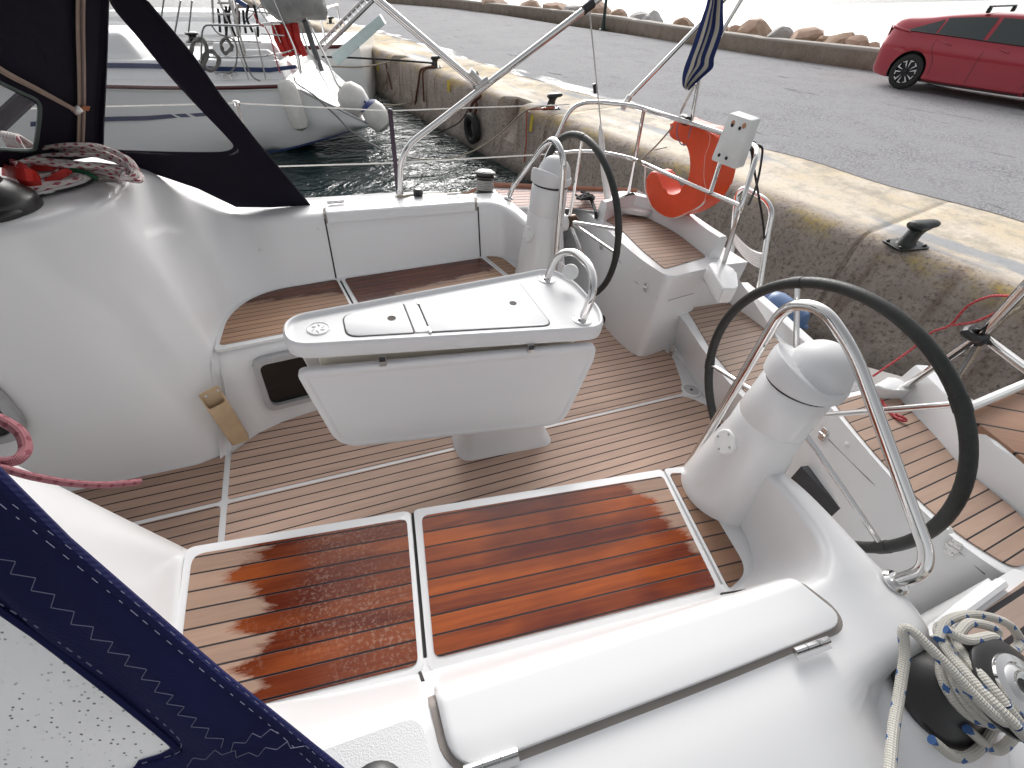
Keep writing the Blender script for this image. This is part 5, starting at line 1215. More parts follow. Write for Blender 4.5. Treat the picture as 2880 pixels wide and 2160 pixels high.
# stanchions and guard wires on the far side
YD = 1.80
def stan(px, pt_, r=.012, mat=STEELD):
    a = Y(*px, YD); b = V(a.x + .02, YD, .43); bm = NB(); tube(bm, [b, a], r, 10); s_ = obj('stanchion', bm, mat, boat); bm = NB(); lathe(bm, [(.016, -.012), (.017, .006), (.010, .012)], o=a, seg=12); obj('stanchion_cap', bm, STEEL if mat is STEELD else mat, s_); return a
A1 = stan((1097, 312), None, .014, simple('purple_tape', (.03, .012, .03), .5)); A2 = stan((664, 290), None)
bm = NB(); tube(bm, [Y(-300, 315, YD), A2, A1, Y(1320, 303, YD - .05), Y(1560, 296, 1.5), Y(1602, 293, 1.44)], .0034, 7); gw = obj('guard_wire', bm, OLDW, boat)
bm = NB(); tube(bm, [Y(300, 482, YD), Y(780, 468, YD), Y(1110, 458, YD), Y(1500, 436, 1.5), Y(1562, 432, 1.42)], .0042, 7); obj('guard_wire', bm, OLDW, boat)
bm = NB(); rope(bm, [bz(1118, 553, .72), bz(1170, 548, .70), bz(1240, 543, .68), bz(1320, 540, .67)], .006, 7, 4); tag(obj('sheet_rope', bm, ROPE_TAN, boat=True), 'thin grey sheet led along the far coaming to the winch', 'rope')
bm = NB(); box(bm, bz(1176, 545, .715), .05, .05, .05, bevel=.012); lathe(bm, [(.028, 0), (.03, .01), (.02, .018)], o=bz(1176, 540, .735), seg=16); obj('block', bm, BLACK, boat)
# teak gangplank laid from the stern to the quay on the right
g0, g1 = bz(2735, 1158, .70), bz(2880, 1275, .70); gd = (g1 - g0); gd.z = 0; gd.normalize()
gq = bz(2880, 1090, .72)
PLK = [bz(2712, 1160, .71), bz(2900, 1305, .71), bz(2990, 1260, .71), bz(2900, 1085, .71)]
bm = NB(); prism(bm, PLK, (0, 0, -.03), .004, 2); 
s = N('gangplank_wood'); 
gpk = tag(obj('gangplank', bm, T_PLANK, boat=True), 'weathered teak gangplank with a white edge rail at the right edge', 'gangplank')
bm = NB(); e0, e1_ = bz(2712, 1152, .735), bz(2900, 1072, .735); tube(bm, [e0, e1_, e1_ + (e1_ - e0)], .016, 10); obj('edge_rail', bm, WPLAST, gpk)
# blue fender between stern and quay
fc = bpl(2208, 872, bz(2208, 872, -.1), (1, 0, 0)); 
def fender(name, a, b, r, mat, label, capm=None, group=None, boat_=True):
    a, b = Vector(a), Vector(b); d = b - a; L_ = d.length
    prof_ = [(.012, -.06), (.02, -.05), (.022, -.01), (r * .45, 0), (r * .8, r * .25), (r, r * .8), (r * 1.0, L_ - r * .8), (r * .8, L_ - r * .25), (r * .4, L_), (.02, L_ + .01), (.012, L_ + .04)]
    bm = NB(); lathe(bm, prof_, o=a, axis=d, seg=28); o = tag(obj(name, bm, mat, boat=boat_), label, 'fender', group)
    if capm:
        for h0, h1 in ((-.065, r * .28),): bm = NB(); lathe(bm, [(.014, h0), (.023, -.05), (.025, -.01), (r * .47, -.002), (r * .82, r * .25)], o=a, axis=d, seg=24, caps=False); obj('fender_end', bm, capm, o)
    return o
fender('fender', bz(2155, 838, -.02), bz(2260, 915, -.06), .11, BLUEL, 'pale blue fender hanging between the stern and the quay', BLUEV)

# ---------------------------------------------------------------- sprayhood (navy canvas with clear windows), far side seen from inside, near side from outside
SP_A, SP_N = V(.035, 1.238, .719), V(-.165, .907, .387).normalized()
def SP(px, py): return bpl(px, py, SP_A, SP_N)
def loop3(pts, fn, n=5): return catmull([fn(*p) for p in pts], n, True)
Wl = [(306, -60), (312, 12), (390, 108), (470, 207), (560, 305), (640, 388), (656, 414), (630, 426), (560, 428), (430, 426), (298, 420), (290, 400), (299, 200), (304, 40)]
Ol = [(330, -150), (415, 6), (478, 80), (541, 155), (620, 270), (720, 397), (872, 577), (760, 583), (664, 582), (556, 530), (430, 488), (262, 440), (262, 200), (262, -60)]
def sharp(pts, fn, n=4):
    out = []; N_ = len(pts)
    for i in range(N_):
        a, b = Vector(fn(*pts[i])), Vector(fn(*pts[(i + 1) % N_]))
        for k in range(n): out.append(L3(a, b, k / n))
    return out
wloop = catmull([SP(*p) for p in Wl], 4, True)
WN_ = [SP(*p) for p in Wl]
for i_, p_ in zip(range(2, 10), ((0, 1705), (120, 1790), (250, 1890), (380, 1995), (478, 2084), (462, 2114), (390, 2138), (250, 2185))):
    WN_[i_] = mir(bpl(*p_, mir(SP_A), mir(SP_N)))
wloop_n = catmull(WN_, 4, True); oloop = sharp(Ol, SP, 4)
def bulge(p, sg): return p
spray = None
spr = bpy.data.objects.new('sprayhood', None); link(spr, boat)
for sg in (1, -1):
    f_ = (lambda L: L) if sg > 0 else (lambda L: [mir(p) for p in L])
    nn = SP_N if sg > 0 else mir(SP_N); rows = []
    for t in (0, .05, .12, .3, .5, .7, .88, .95, 1): 
        r = []
        for i, (w_, o_) in enumerate(zip(wloop if sg > 0 else wloop_n, oloop)):
            wr = .006 * math.sin(i * .55 + t * 5) * math.sin(math.pi * t)
            r.append(L3(w_, o_, t) + SP_N * (wr + .010 * math.sin(math.pi * t)))
        rows.append(f_(r))
    bm = NB(); grid(bm, rows, closed_v=True); bmesh.ops.recalc_face_normals(bm, faces=bm.faces)
    bk = [[p - nn * .004 for p in r] for r in rows]
    cv = obj('canvas_panel', bm, NAVY_SHADED if sg > 0 else NAVY, spr, 60)
    md = cv.modifiers.new('thick', 'SOLIDIFY'); md.thickness = .004; md.offset = 0
    bm = NB(); wl_ = wloop if sg > 0 else wloop_n; big = [L3(w_, o_, .06) for w_, o_ in zip(wl_, oloop)]; bm.faces.new([bm.verts.new(p) for p in f_(big)]); obj('window', bm, VIN_FAR if sg > 0 else VIN_NEAR, cv, 0)
    # piping round the window and along the outer hem
    bm = NB(); tube(bm, f_([L3(w_, o_, .03) + SP_N * .004 for w_, o_ in zip(wl_, oloop)]), .004, 6, closed=True); obj('piping', bm, NAVY_SHADED if sg > 0 else NAVY, cv)
    bm = NB(); hem = [L3(w_, o_, .985) for w_, o_ in zip(wloop, oloop)][4:26]; tube(bm, f_(hem), .006, 8); obj('hem', bm, NAVY_SHADED if sg > 0 else NAVY, cv)
# stitching on the near panel: straight double rows and a zigzag row
SPm_A, SPm_N = mir(SP_A), mir(SP_N)
def SPn(px, py, off=.018): return bpl(px, py, SPm_A + SPm_N * off, SPm_N)
nearcv = [o for o in spr.children if o.name.startswith('canvas_panel')][-1]
def stitch(pts, dash=.010, gap=.006, r=.0005, off=.0185):
    bm = NB(); P = catmull([SPn(*p, off) for p in pts], 12); d = 0; cur = []
    for a, b in zip(P, P[1:]):
        L_ = (b - a).length; n_ = max(1, int(L_ / .003))
        for k in range(n_):
            p = L3(a, b, k / n_); d += L_ / n_; ph = d % (dash + gap)
            if ph < dash: cur.append(p)
            elif len(cur) > 1: tube(bm, cur, r, 4); cur = []
            else: cur = []
    if len(cur) > 1: tube(bm, cur, r, 4)
    obj('stitching', bm, THREAD, nearcv)
stitch([(0, 1418), (300, 1660), (600, 1912), (760, 2042), (900, 2170)], r=.00035)
stitch([(0, 1392), (200, 1545), (400, 1712), (700, 1958), (930, 2160)], r=.0003)
stitch([(0, 1698), (120, 1775), (300, 1905), (430, 2010), (500, 2075), (508, 2105), (480, 2125), (330, 2165)], .008, .004, .0005)
def zig(pts, amp, step, r=.0004):
    P = catmull([SPn(*p) for p in pts], 14); bm = NB(); out = []; d = 0; sgn = 1; nxt = 0
    for a, b in zip(P, P[1:]):
        L_ = (b - a).length; n_ = max(1, int(L_ / .002)); t_ = (b - a).normalized(); sd_ = t_.cross(SPm_N).normalized()
        for k in range(n_):
            d += L_ / n_
            if d >= nxt: out.append(L3(a, b, k / n_) + sd_ * amp * sgn); nxt = d + (step if sgn > 0 else step * .55); sgn = -sgn
    tube(bm, fillet(out, .001, 2), r, 5); obj('stitching', bm, THREAD, nearcv)
zig([(-10, 1560), (90, 1640), (200, 1735), (310, 1820), (420, 1910), (520, 2010), (600, 2075), (655, 2105)], .0058, .0125)
zig([(640, 2110), (700, 2075), (760, 2060), (800, 2052)], .005, .011); zig([(520, 2150), (620, 2115), (700, 2125), (800, 2095), (860, 2110)], .005, .011)
# front of the sprayhood
C0, C1 = SP(262, 440), SP(285, -60); C2 = V(-1.15, .25, 1.0)
FN = (C1 - C0).cross(C2 - C0).normalized()
def FP(px, py): return bpl(px, py, C0, FN)
W2 = [(-70, 195), (0, 238), (60, 268), (100, 290), (108, 318), (98, 400), (84, 422), (0, 418), (-80, 415), (-90, 300)]
O2 = [(-220, -160), (20, -150), (160, -140), (288, -130), (275, 150), (264, 330), (262, 440), (80, 470), (-220, 470), (-220, 200)]
w2 = catmull([FP(*p) for p in W2], 4, True); o2 = sharp(O2, FP, 4)
rows = [[L3(a, b, t) for a, b in zip(w2, o2)] for t in (0, .06, .4, .8, 1)]
bm = NB(); grid(bm, rows, closed_v=True); cv = obj('front_panel', bm, NAVY_SHADED, spr, 60); md = cv.modifiers.new('thick', 'SOLIDIFY'); md.thickness = .004; md.offset = 0
bm = NB(); bm.faces.new([bm.verts.new(L3(a, b, .05)) for a, b in zip(w2, o2)]); obj('window', bm, VIN_FAR, cv, 0)
fp_ = cv
bm = NB(); grid(bm, [[mir(p) for p in r] for r in rows]if False else [[mir(L3(a, b, t)) for a, b in zip(w2, o2)] for t in (0, .06, .4, .8, 1)], closed_v=True); cn = obj('front_panel', bm, NAVY, spr, 60); md = cn.modifiers.new('thick', 'SOLIDIFY'); md.thickness = .004; md.offset = 0
bm = NB(); bm.faces.new([bm.verts.new(mir(L3(a, b, .05))) for a, b in zip(w2, o2)]); obj('window', bm, VIN_FAR, cn, 0)
cv = fp_
bm = NB(); tube(bm, [L3(a, b, .02) - FN * 0 for a, b in zip(w2, o2)], .006, 6, closed=True); obj('piping', bm, simple('green_grey_piping', (.07, .10, .09), .5), cv)
if FN.dot(CB - C0) < 0: FN = -FN
def strap(pts, wd, off=.012, mat=WEB, th=.002, name='strap'):
    P = catmull([FP(*p) + FN * off for p in pts], 6); bm = NB(); rows = []
    for i, p in enumerate(P):
        t_ = (P[min(i + 1, len(P) - 1)] - P[max(i - 1, 0)]).normalized(); s_ = t_.cross(FN).normalized() * wd / 2
        rows.append([p - s_, p + s_, p + s_ + FN * th, p - s_ + FN * th])
    grid(bm, rows, closed_v=True); return obj(name, bm, mat, cv)
strap([(214, -80), (213, 60), (217, 200), (218, 300), (215, 420)], .030); strap([(214, -80), (213, 60), (217, 200), (218, 300), (215, 420)], .006, .016, simple('strap_seam', (.14, .10, .09), .8))
strap([(-60, 150), (0, 190), (90, 238), (180, 288), (204, 300)], .010, .018); strap([(-60, 160), (0, 200), (90, 246), (180, 294), (204, 305)], .005, .016)
bm = NB(); box(bm, FP(198, 298) + FN * .02, .03, .006, .022, Matrix.Rotation(-.5, 3, 'Y'), .003); obj('strap_slider', bm, STEELD, cv)
strap([(232, 292), (214, 292), (200, 302)], .016, .021, simple('orange_tag', (.35, .12, .05), .7), name='strap_end')
bm = NB(); tube(bm, [bpl(-40, 380, C0 - FN * .35, FN), bpl(85, 265, C0 - FN * .35, FN)], .028, 10); obj('hood_tube', bm, NAVY_SHADED, spr)
# canvas underside (roof) of the hood, in the shaded canvas tone
bm = NB(); T0 = SP(300, -150); T0b = SP(430, 0); T0b = T0b + (T0b - SP(541, 155)) * .25; rows = [[T0b, T0], [mir(T0b), mir(T0)]]
rows = [[V(T0b.x, T0b.y * k, T0b.z + .14 * (1 - k * k)), V(-.55, T0.y * k, T0.z + .10 + .1 * (1 - k * k)), V(-1.1, T0.y * k, T0.z + .0 + .1 * (1 - k * k))] for k in (1, .6, .2, -.2, -.6, -1)]
bm = NB(); grid(bm, rows); rf = obj('hood_roof', bm, NAVY_SHADED, spr, 60); md = rf.modifiers.new('thick', 'SOLIDIFY'); md.thickness = .004

# ---- red and white rope coil on the coachroof, red strap, white board, green cord
rg = random.Random(11)
bm = NB()
for k in range(15):
    k = k * .55; z0 = 1.005 + .020 * (k // 2) + rg.uniform(0, .006); j = lambda a: rg.uniform(-a, a)
    L_ = [(30, 440), (120, 432 - k * 2), (210, 425 - k * 2.2), (290, 426 - k * 1.6), (355, 450 - k), (392 - k * 3, 488), (402 - k * 9, 510 - k * 2.2), (350, 506 - k * 4), (270, 494 - k * 4.2), (190, 482 - k * 3), (110, 470 - k * 2), (40, 462)]
    pts = []; sc3 = rg.uniform(.25, 1.05); dy3 = rg.uniform(0, 26)
    for i, (px, py) in enumerate(L_):
        py = py + (dy3 * (1 - sc3) * 1.2 if i < 5 else 0); zz = z0 + (.055 * sc3 * math.sin(math.pi * max(0, min(1, (i - .5) / 4.5))) if i < 6 else 0)
        pts.append(bz(px + j(9), py + j(5), zz + j(.008)))
    rope(bm, pts + [pts[0] + V(0, .01, .01)], .0066, 8, 6)
for k in range(5):
    a = bz(70 + k * 9, 470 + 2 * k, 1.03); rope(bm, [a, a + V(-.02, .03, .075), a + V(-.03, .07, .085), a + V(-.01, .10, .04)], .0085, 8, 6)
tag(obj('rope_coil', bm, ROPE_RW, boat=True, smooth=60), 'big coil of red and white rope lying on the cabin roof', 'rope')
bm = NB()
def ribbon(bm, pts, wd, th=.004, up_=V(0, 0, 1), n=6):
    P = catmull(pts, n); rows = []
    for i, p in enumerate(P):
        t_ = (P[min(i + 1, len(P) - 1)] - P[max(i - 1, 0)]).normalized(); s_ = t_.cross(up_).normalized() * wd / 2; u_ = s_.cross(t_).normalized() * th
        rows.append([p - s_, p + s_, p + s_ + u_, p - s_ + u_])
    grid(bm, rows, closed_v=True); return bm
vb = (CB - bz(150, 500, 1.03)).normalized()
ribbon(bm, [bz(-20, 440, 1.06), bz(40, 466, 1.06), bz(75, 490, 1.055), bz(92, 512, 1.04), bz(70, 520, 1.03)], .040, .012, vb)
ribbon(bm, [bz(20, 480, 1.05), bz(60, 490, 1.07), bz(88, 496, 1.05), bz(92, 522, 1.02), bz(60, 515, 1.02)], .036, .012, vb)
ribbon(bm, [bz(102, 540, 1.005), bz(128, 520, 1.02), bz(160, 498, 1.04), bz(188, 484, 1.05), bz(192, 489, 1.045)], .022, .006, vb)
ribbon(bm, [bz(90, 474, 1.05), bz(140, 473, 1.05), bz(170, 473, 1.045)], .018, .006, vb)
tag(obj('strap', bm, RED, boat=True, smooth=60), 'bright red webbing strap lying by the rope coil beside the black winch', 'strap')
bm = NB(); rope(bm, [bz(196, 477, 1.045), bz(225, 481, 1.04), bz(255, 492, 1.03), bz(274, 503, 1.015)], .0075, 8, 5); tag(obj('cord', bm, GREEN, boat=True, smooth=60), 'short green cord poking out from under the rope coil', 'rope')
bm = NB(); P = [bz(x, y, 1.01) for x, y in ((60, 560), (140, 541), (215, 524), (262, 505), (250, 488), (190, 482), (100, 500), (20, 520))]; prism(bm, catmull(P, 4, True), (0, 0, .022), .008, 3); wb = tag(obj('white_board', bm, WPLAST, boat=True), 'rounded white plate with a black edge under the red strap', 'plate')
bm = NB(); prism(bm, catmull([p + (p - sum(P, Vector()) / 8) * .02 - V(0, 0, .004) for p in P], 4, True), (0, 0, .006)); obj('black_edge', bm, BLACK, wb)
bm = NB(); rope(bm, [bz(100, 535, 1.03), bz(160, 520, 1.036), bz(215, 505, 1.036), bz(225, 495, 1.036), bz(190, 492, 1.036)], .008, 8, 5); rope(bm, [bz(95, 500, 1.04), bz(150, 490, 1.04), bz(170, 480, 1.05)], .008, 8, 5); tag(obj('rope', bm, ROPE_RW, boat=True, smooth=60), 'short red and white rope end crossing the white plate', 'rope')
# pink halyard on the near side
zz = 1.012
bm = NB(); rope(bm, [bz(-40, 1165, zz + .03), bz(5, 1182, zz + .03), bz(55, 1215, zz + .02), bz(72, 1260, zz + .008), bz(50, 1292, zz + .008), bz(0, 1300, zz + .01), bz(-40, 1290, zz + .02)], .0085, 10, 7)
rope(bm, [bz(-40, 1310, zz + .01), bz(10, 1318, zz + .012), bz(90, 1340, zz + .008), bz(190, 1358, .995), bz(280, 1364, .965), bz(350, 1360, .94), bz(393, 1355, .92)], [.0080] * 31 if False else .0058, 10, 6)
tag(obj('halyard', bm, ROPE_PINK, boat=True, smooth=60), 'faded pink rope looped over the white coaming at the left edge', 'rope')
# white rope with blue flecks round the near winch
bm = NB(); a_, u_, v_ = frame(WAX); rg = random.Random(5)
def wpos(r_, ang, h): return WN + a_ * h + (u_ * math.cos(ang) + v_ * math.sin(ang)) * r_
turns = [wpos(.058 + .004 * math.sin(k * .7), 2 * math.pi * k / 14 + 1, .070 + .060 * k / 56) for k in range(57)]; rope(bm, turns, 0.0092, 9, 2)
# direction towards the camera's upper left in winch space
dcam = (bz(2420, 1800, WN.z) - WN).normalized(); ang0 = math.atan2(dcam.dot(v_), dcam.dot(u_))
for k in range(4):
    pts = []
    for i in range(17):
        t_ = i / 16 * 2 * math.pi; lo = .5 - .5 * math.cos(t_)
        pts.append(wpos(.062 + .030 * lo + .008 * k, ang0 + 1.2 + (k - 1.5) * .16 - t_, .155 - .105 * lo + .010 * (k % 2)))
    rope(bm, pts, 0.0092, 9, 5)
pts = [wpos(.064, ang0 + 1.6, .15), wpos(.10, ang0 + 1.1, .155), bz(2560, 1770, .80), bz(2545, 1850, .76), bz(2528, 1960, .73), bz(2512, 2060, .72), bz(2500, 2200, .715)]; rope(bm, pts, 0.0092, 9, 7)
for pl in ([(2640, 1800, .76), (2662, 1748, .76), (2740, 1728, .74), (2830, 1752, .70), (2868, 1800, .66), (2850, 1830, .68), (2800, 1820, .72)], [(2690, 1790, .77), (2730, 1752, .77), (2800, 1770, .75), (2790, 1800, .74)], [(2660, 1770, .79), (2720, 1800, .79), (2790, 1790, .78), (2810, 1815, .76)], [(2720, 2050, .66), (2800, 2110, .62), (2860, 2060, .62), (2880, 2000, .64)], [(2620, 2080, .645), (2690, 2130, .63), (2750, 2110, .63), (2800, 2040, .64)]):
    rope(bm, [bz(*p) for p in pl], 0.0092, 9, 7)
tag(obj('sheet_rope', bm, ROPE_WB, boat=True, smooth=60), 'white rope with blue flecks wound messily round the near black winch', 'rope')

# ---------------------------------------------------------------- neighbouring yacht, stern to the quay
NE = V(.963, -.27, 0).normalized(); NN = V(.27, .963, 0).normalized(); N0 = V(-.86, 11.07, ZW)
NM = Matrix(((NE.x, NN.x, 0, N0.x), (NE.y, NN.y, 0, N0.y), (0, 0, 1, N0.z), (0, 0, 0, 1)))
def nb(px, py, y=0.0):
    """pixel -> neighbour space (x aft, y away, z above water) on the plane at depth y"""
    P = wpl(px, py, N0 + NN * y, NN) - N0; return V(P.dot(NE), P.dot(NN), P.z)
def nz(px, py, z):
    P = wz(px, py, N0.z + z) - N0; return V(P.dot(NE), P.dot(NN), P.z)
nbt = empty('moored_yacht', 'white yacht with blue stripes moored alongside, its sloping stern towards the quay', 'sailboat', mat=NM)
def shy(x): return 0.0 + (.10 * max(0, x) ** 1.3 * .6 if x > 0 else .012 * x * x)     # sheer half breadth drawn in aft and forward
BEAM = 3.6
def sheer(x): return 1.35 + .012 * abs(x + 1) ** 1.2 if x < .85 else max(.54, 1.36 - (x - .85) * .53)
def bot(x): return -.45 if x < -2 else (-.45 + (x + 2) * .22 if x < 0 else (0.0 + x * .20 if x > .1 else -.01 + x * .1))
xs = [-8.5, -7, -5.5, -4, -3, -2, -1.2, -.5, 0, .4, .7, .85, 1.1, 1.4, 1.8, 2.2, 2.41]
rows = []
for x in xs:
    s_ = sheer(x); b_ = bot(x); y0 = shy(x); r = []
    for k in range(9):
        t_ = k / 8; z = s_ + (b_ - s_) * t_; fl = (.0 + .50 * max(0, t_ - .55) ** 1.6 * 3) if x > -3 else .12 * t_
        r.append(V(x, y0 + fl * (.5 if x > 0 else 1), z))
    mid_ = BEAM / 2; full = r + [V(x, mid_, b_ - (.25 if x < 0 else .02))] + [V(p.x, BEAM - p.y, p.z) for p in r[::-1]]; full = [V(p.x, p.y - (max(0, x - .8) * 1.15 * max(0, p.y - .6) / 3.0), p.z) for p in full]
    rows.append(full)
bm = NB(); grid(bm, rows); obj('hull', bm, HULLW, nbt, 50)
# stern slope, deck
bm = NB(); g = []
for x in (.80, .9, 1.1, 1.4, 1.8, 2.2, 2.41): g.append([V(x, shy(x) + .02 + (BEAM - 2 * shy(x) - .04 - max(0, x - .8) * 1.15) * k / 8, sheer(x) + .002 + .10 * math.sin(math.pi * k / 8)) for k in range(9)])
grid(bm, g); obj('stern_slope', bm, HULLW, nbt, 40)
bm = NB(); g = []
for x in xs[:12]: g.append([V(x, shy(x) + (BEAM - 2 * shy(x)) * k / 8, sheer(x) - .01 + .06 * math.sin(math.pi * k / 8)) for k in range(9)])
grid(bm, g); obj('deck', bm, HULLW, nbt, 40)
bm = NB(); tube(bm, [V(x, shy(x) - .012, sheer(x) - .035) for x in xs[:12]], .035, 8); obj('rub_rail', bm, WOODR, nbt)
bm = NB(); tube(bm, [V(x, shy(x) - .02, sheer(x) - .085) for x in xs[:12]], .014, 6); obj('rail_moulding', bm, WPLAST, nbt)
bm = NB(); tube(bm, [V(x, shy(x) - .004, sheer(x) + .012) for x in (1.05, 1.3, 1.6, 2.0, 2.38)], .028, 8); obj('stern_edge', bm, ALU, nbt)
def hullside(pts):
    out = []
    for px, py in pts: p = nb(px, py, 0); out.append(V(p.x, shy(p.x) - .006, p.z))
    return out
def strip(name, a, b, mat, parent, off=0):
    bm = NB(); grid(bm, [catmull(hullside(a), 4), catmull(hullside(b), 4)]); return obj(name, bm, mat, parent)
strip('hull_stripe', [(60, 352), (280, 333), (400, 328), (478, 322)], [(60, 366), (280, 346), (400, 341), (498, 332)], BLUEST, nbt)
strip('hull_stripe', [(488, 322), (520, 320)], [(508, 331), (536, 330)], BLUEST, nbt); strip('hull_stripe', [(530, 320), (590, 316)], [(550, 329), (600, 325)], BLUEST, nbt)
strip('boot_top', [(200, 455), (500, 448), (760, 424), (900, 394), (990, 370)], [(200, 460), (500, 453), (760, 430), (900, 399), (990, 373)], BLUEST, nbt)
# raised cockpit coaming with a dark blue band, cabin top forward
def block(name, x0, x1, y0, y1, z0, z1, mat, parent=None, bev=.06, taper=.08):
    bm = NB(); A = [V(x0, y0, z0), V(x1, y0, z0), V(x1, y1, z0), V(x0, y1, z0)]; B_ = [V(x0 + taper, y0 + taper, z1), V(x1 - taper * 2, y0 + taper, z1), V(x1 - taper * 2, y1 - taper, z1), V(x0 + taper, y1 - taper, z1)]
    va = [bm.verts.new(p) for p in A]; vb_ = [bm.verts.new(p) for p in B_]
    bm.faces.new(va[::-1]); bm.faces.new(vb_)
    for k in range(4): bm.faces.new((va[k], va[(k + 1) % 4], vb_[(k + 1) % 4], vb_[k]))
    bmesh.ops.bevel(bm, geom=list(bm.edges), offset=bev, segments=3, affect='EDGES', profile=.5, clamp_overlap=True); return obj(name, bm, mat, parent or nbt)
cm = block('cockpit_coaming', -6.5, .70, .55, BEAM - .55, 1.30, 1.72, HULLW)
bm = NB(); pa = [nb(x, y, .555) for x, y in ((230, 175), (420, 178), (620, 187), (760, 190), (832, 182))]; pb = [nb(x, y, .555) for x, y in ((230, 190), (420, 192), (620, 200), (760, 203), (838, 192))]
for L_ in (pa, pb):
    for p in L_: p.y = .60 - .06 + (p.x > .5) * (p.x - .5) * .8
bm = NB(); rws = [[V(p.x, .545 + .008 * 0, p.z) for p in pa], [V(p.x, .538, p.z) for p in pb]]; grid(bm, rws)
o = obj('coaming_stripe', bm, BLUEST, cm); md = o.modifiers.new('t', 'SOLIDIFY'); md.thickness = .03
block('cockpit_back', -.9, .62, .95, BEAM - .95, 1.70, 1.98, HULLW); block('cabin_top', -8.2, -2.2, .75, BEAM - .75, 1.6, 2.15, HULLW, None, .1, .16)
bm = NB(); prism(bm, fillet([V(-5.5, .80, 1.78), V(-3.0, .80, 1.78), V(-3.3, .86, 2.0), V(-5.2, .86, 2.0)], .08, 4, True), (0, -.03, 0)); obj('cabin_window', bm, GLASS, nbt)
nw = winch(nbt, nb(455, 95, .72) + V(0, 0, -.1), V(0, 0, 1), 2.2); nw2 = winch(nbt, nb(548, 118, .8), V(0, 0, 1), 1.9)
# stern rail, stanchions
def ntube(name, pts, r, mat=STEELD, parent=None, n=0, fr=0):
    P = fillet(pts, fr, 5) if fr else pts; bm = NB(); tube(bm, catmull(P, n) if n else P, r, 8); return obj(name, bm, mat, parent or nbt)
yR = .12
pr = ntube('stern_rail', [nb(565, 200, yR), nb(567, 90, yR), nb(575, 70, yR), nb(620, 70, yR), nb(700, 73, yR), nb(795, 65, yR + .5), nb(870, 60, 1.6)], .02, STEEL, None, 0, .1)
ntube('rail_bar', [nb(567, 160, yR), nb(650, 162, yR), nb(740, 158, yR), nb(800, 148, yR + .3), nb(852, 130, 1.2)], .016, STEEL, pr)
for a, b in (((716, 80), (748, 225)), ((645, 72), (700, 225)), ((838, 150), (848, 205)), ((652, 0), (690, 160)), ((540, 0), (530, 90)), ((508, 0), (488, 110)), ((462, -10), (452, 60))): ntube('rail_post', [nb(*a, yR), nb(*b, yR)], .016, STEELD, pr)
ntube('rail_post', [nb(770, 0, .4), nb(800, 70, .4), nb(830, 140, .4), nb(845, 210, .2)], .018, STEEL, pr)
for k, (a, b) in enumerate((((612, -10), (640, 60)), ((642, -10), (690, 150)), ((596, -10), (600, 70)), ((668, 10), (668, 95)))): ntube('ladder_leg', [nb(*a, .5), nb(*b, .5)], .022, STEELD, pr)
for y in (8, 40): ntube('ladder_rung', [nb(612, y, .5), nb(650, y, .5)], .018, STEELD, pr)
for a, b in (((690, 62), (752, -8)), ((728, -8), (752, 45)), ((752, 62), (708, -5)), ((765, 60), (790, 120)), ((735, 95), (800, 100)), ((575, 115), (735, 118)), ((700, 30), (765, 38))): ntube('rail_brace', [nb(*a, .9), nb(*b, .9)], .016, STEEL, pr)
block('cockpit_seat', -.2, .55, .7, 1.3, 1.70, 1.88, HULLW, None, .05); block('deck_locker', .15, .8, 1.2, 2.0, 1.35, 1.62, HULLW, None, .05)
# second shapes in the cockpit: black lines, fender-like bundles
rg = random.Random(21)
blk = NB()
for k in range(9):
    x0 = 615 + k * 12 + rg.uniform(-4, 4); rope(blk, [nb(x0, 20 + rg.uniform(-10, 10), .7), nb(x0 + rg.uniform(-6, 10), 50, .7), nb(x0 + rg.uniform(0, 14), 85 + rg.uniform(0, 25), .7)], .025, 6, 3)
tag(qt := obj('rope_bundle', blk, ROPE_BLK), 'bundle of black ropes hanging in the cockpit of the moored yacht', 'rope'); qt.matrix_world = NM
def ncoil(cx, cy, rx, ry, y, n, mat, label, r=.020):
    bm = NB(); rg = random.Random(cx)
    for k in range(n):
        a0 = rg.uniform(0, 6); rope(bm, [nb(cx + (rx + rg.uniform(-5, 5)) * math.cos(a), cy + (ry + rg.uniform(-6, 6)) * math.sin(a), y + rg.uniform(-.03, .03)) for a in [a0 + 2 * math.pi * i / 10 for i in range(11)]], r, 6, 4)
    o = tag(obj('rope_coil', bm, mat, smooth=60), label, 'rope', 'grey rope coils on the moored yacht'); o.matrix_world = NM; return o
GR = simple('old_grey_rope', (.22, .21, .20), .9)
ncoil(560, 150, 22, 42, .10, 5, GR, 'long grey rope coil hanging on the left end of the moored yacht rail'); ncoil(592, 170, 24, 26, .12, 5, GR, 'lower grey rope coil hanging inside the corner of the moored yacht rail'); ncoil(637, 130, 14, 20, .14, 3, GR, 'small grey rope coil hanging in the middle of the moored yacht rail')
bm = NB(); rope(bm, [nb(595, 72, .1), nb(615, 95, .1), nb(650, 108, .1), nb(665, 130, .1), nb(664, 180, .1), nb(645, 208, .1)], .014, 6, 5); rope(bm, [nb(668, 100, .1), nb(688, 170, .1), nb(710, 215, .1), nb(732, 228, .1)], .016, 6, 5); o = tag(obj('hanging_rope', bm, GR, smooth=60), 'grey rope drooping from the moored yacht rail to its deck cleat', 'rope'); o.matrix_world = NM
bm = NB(); c_ = nz(640, 222, 1.40); tube(bm, [c_ + V(-.22, 0, .09), c_ + V(.22, 0, .09)], .022, 8); tube(bm, [c_ + V(-.08, 0, 0), c_ + V(-.08, 0, .09)], .02, 8); tube(bm, [c_ + V(.08, 0, 0), c_ + V(.08, 0, .09)], .02, 8); cl_ = obj('deck_cleat', bm, STEEL, nbt)
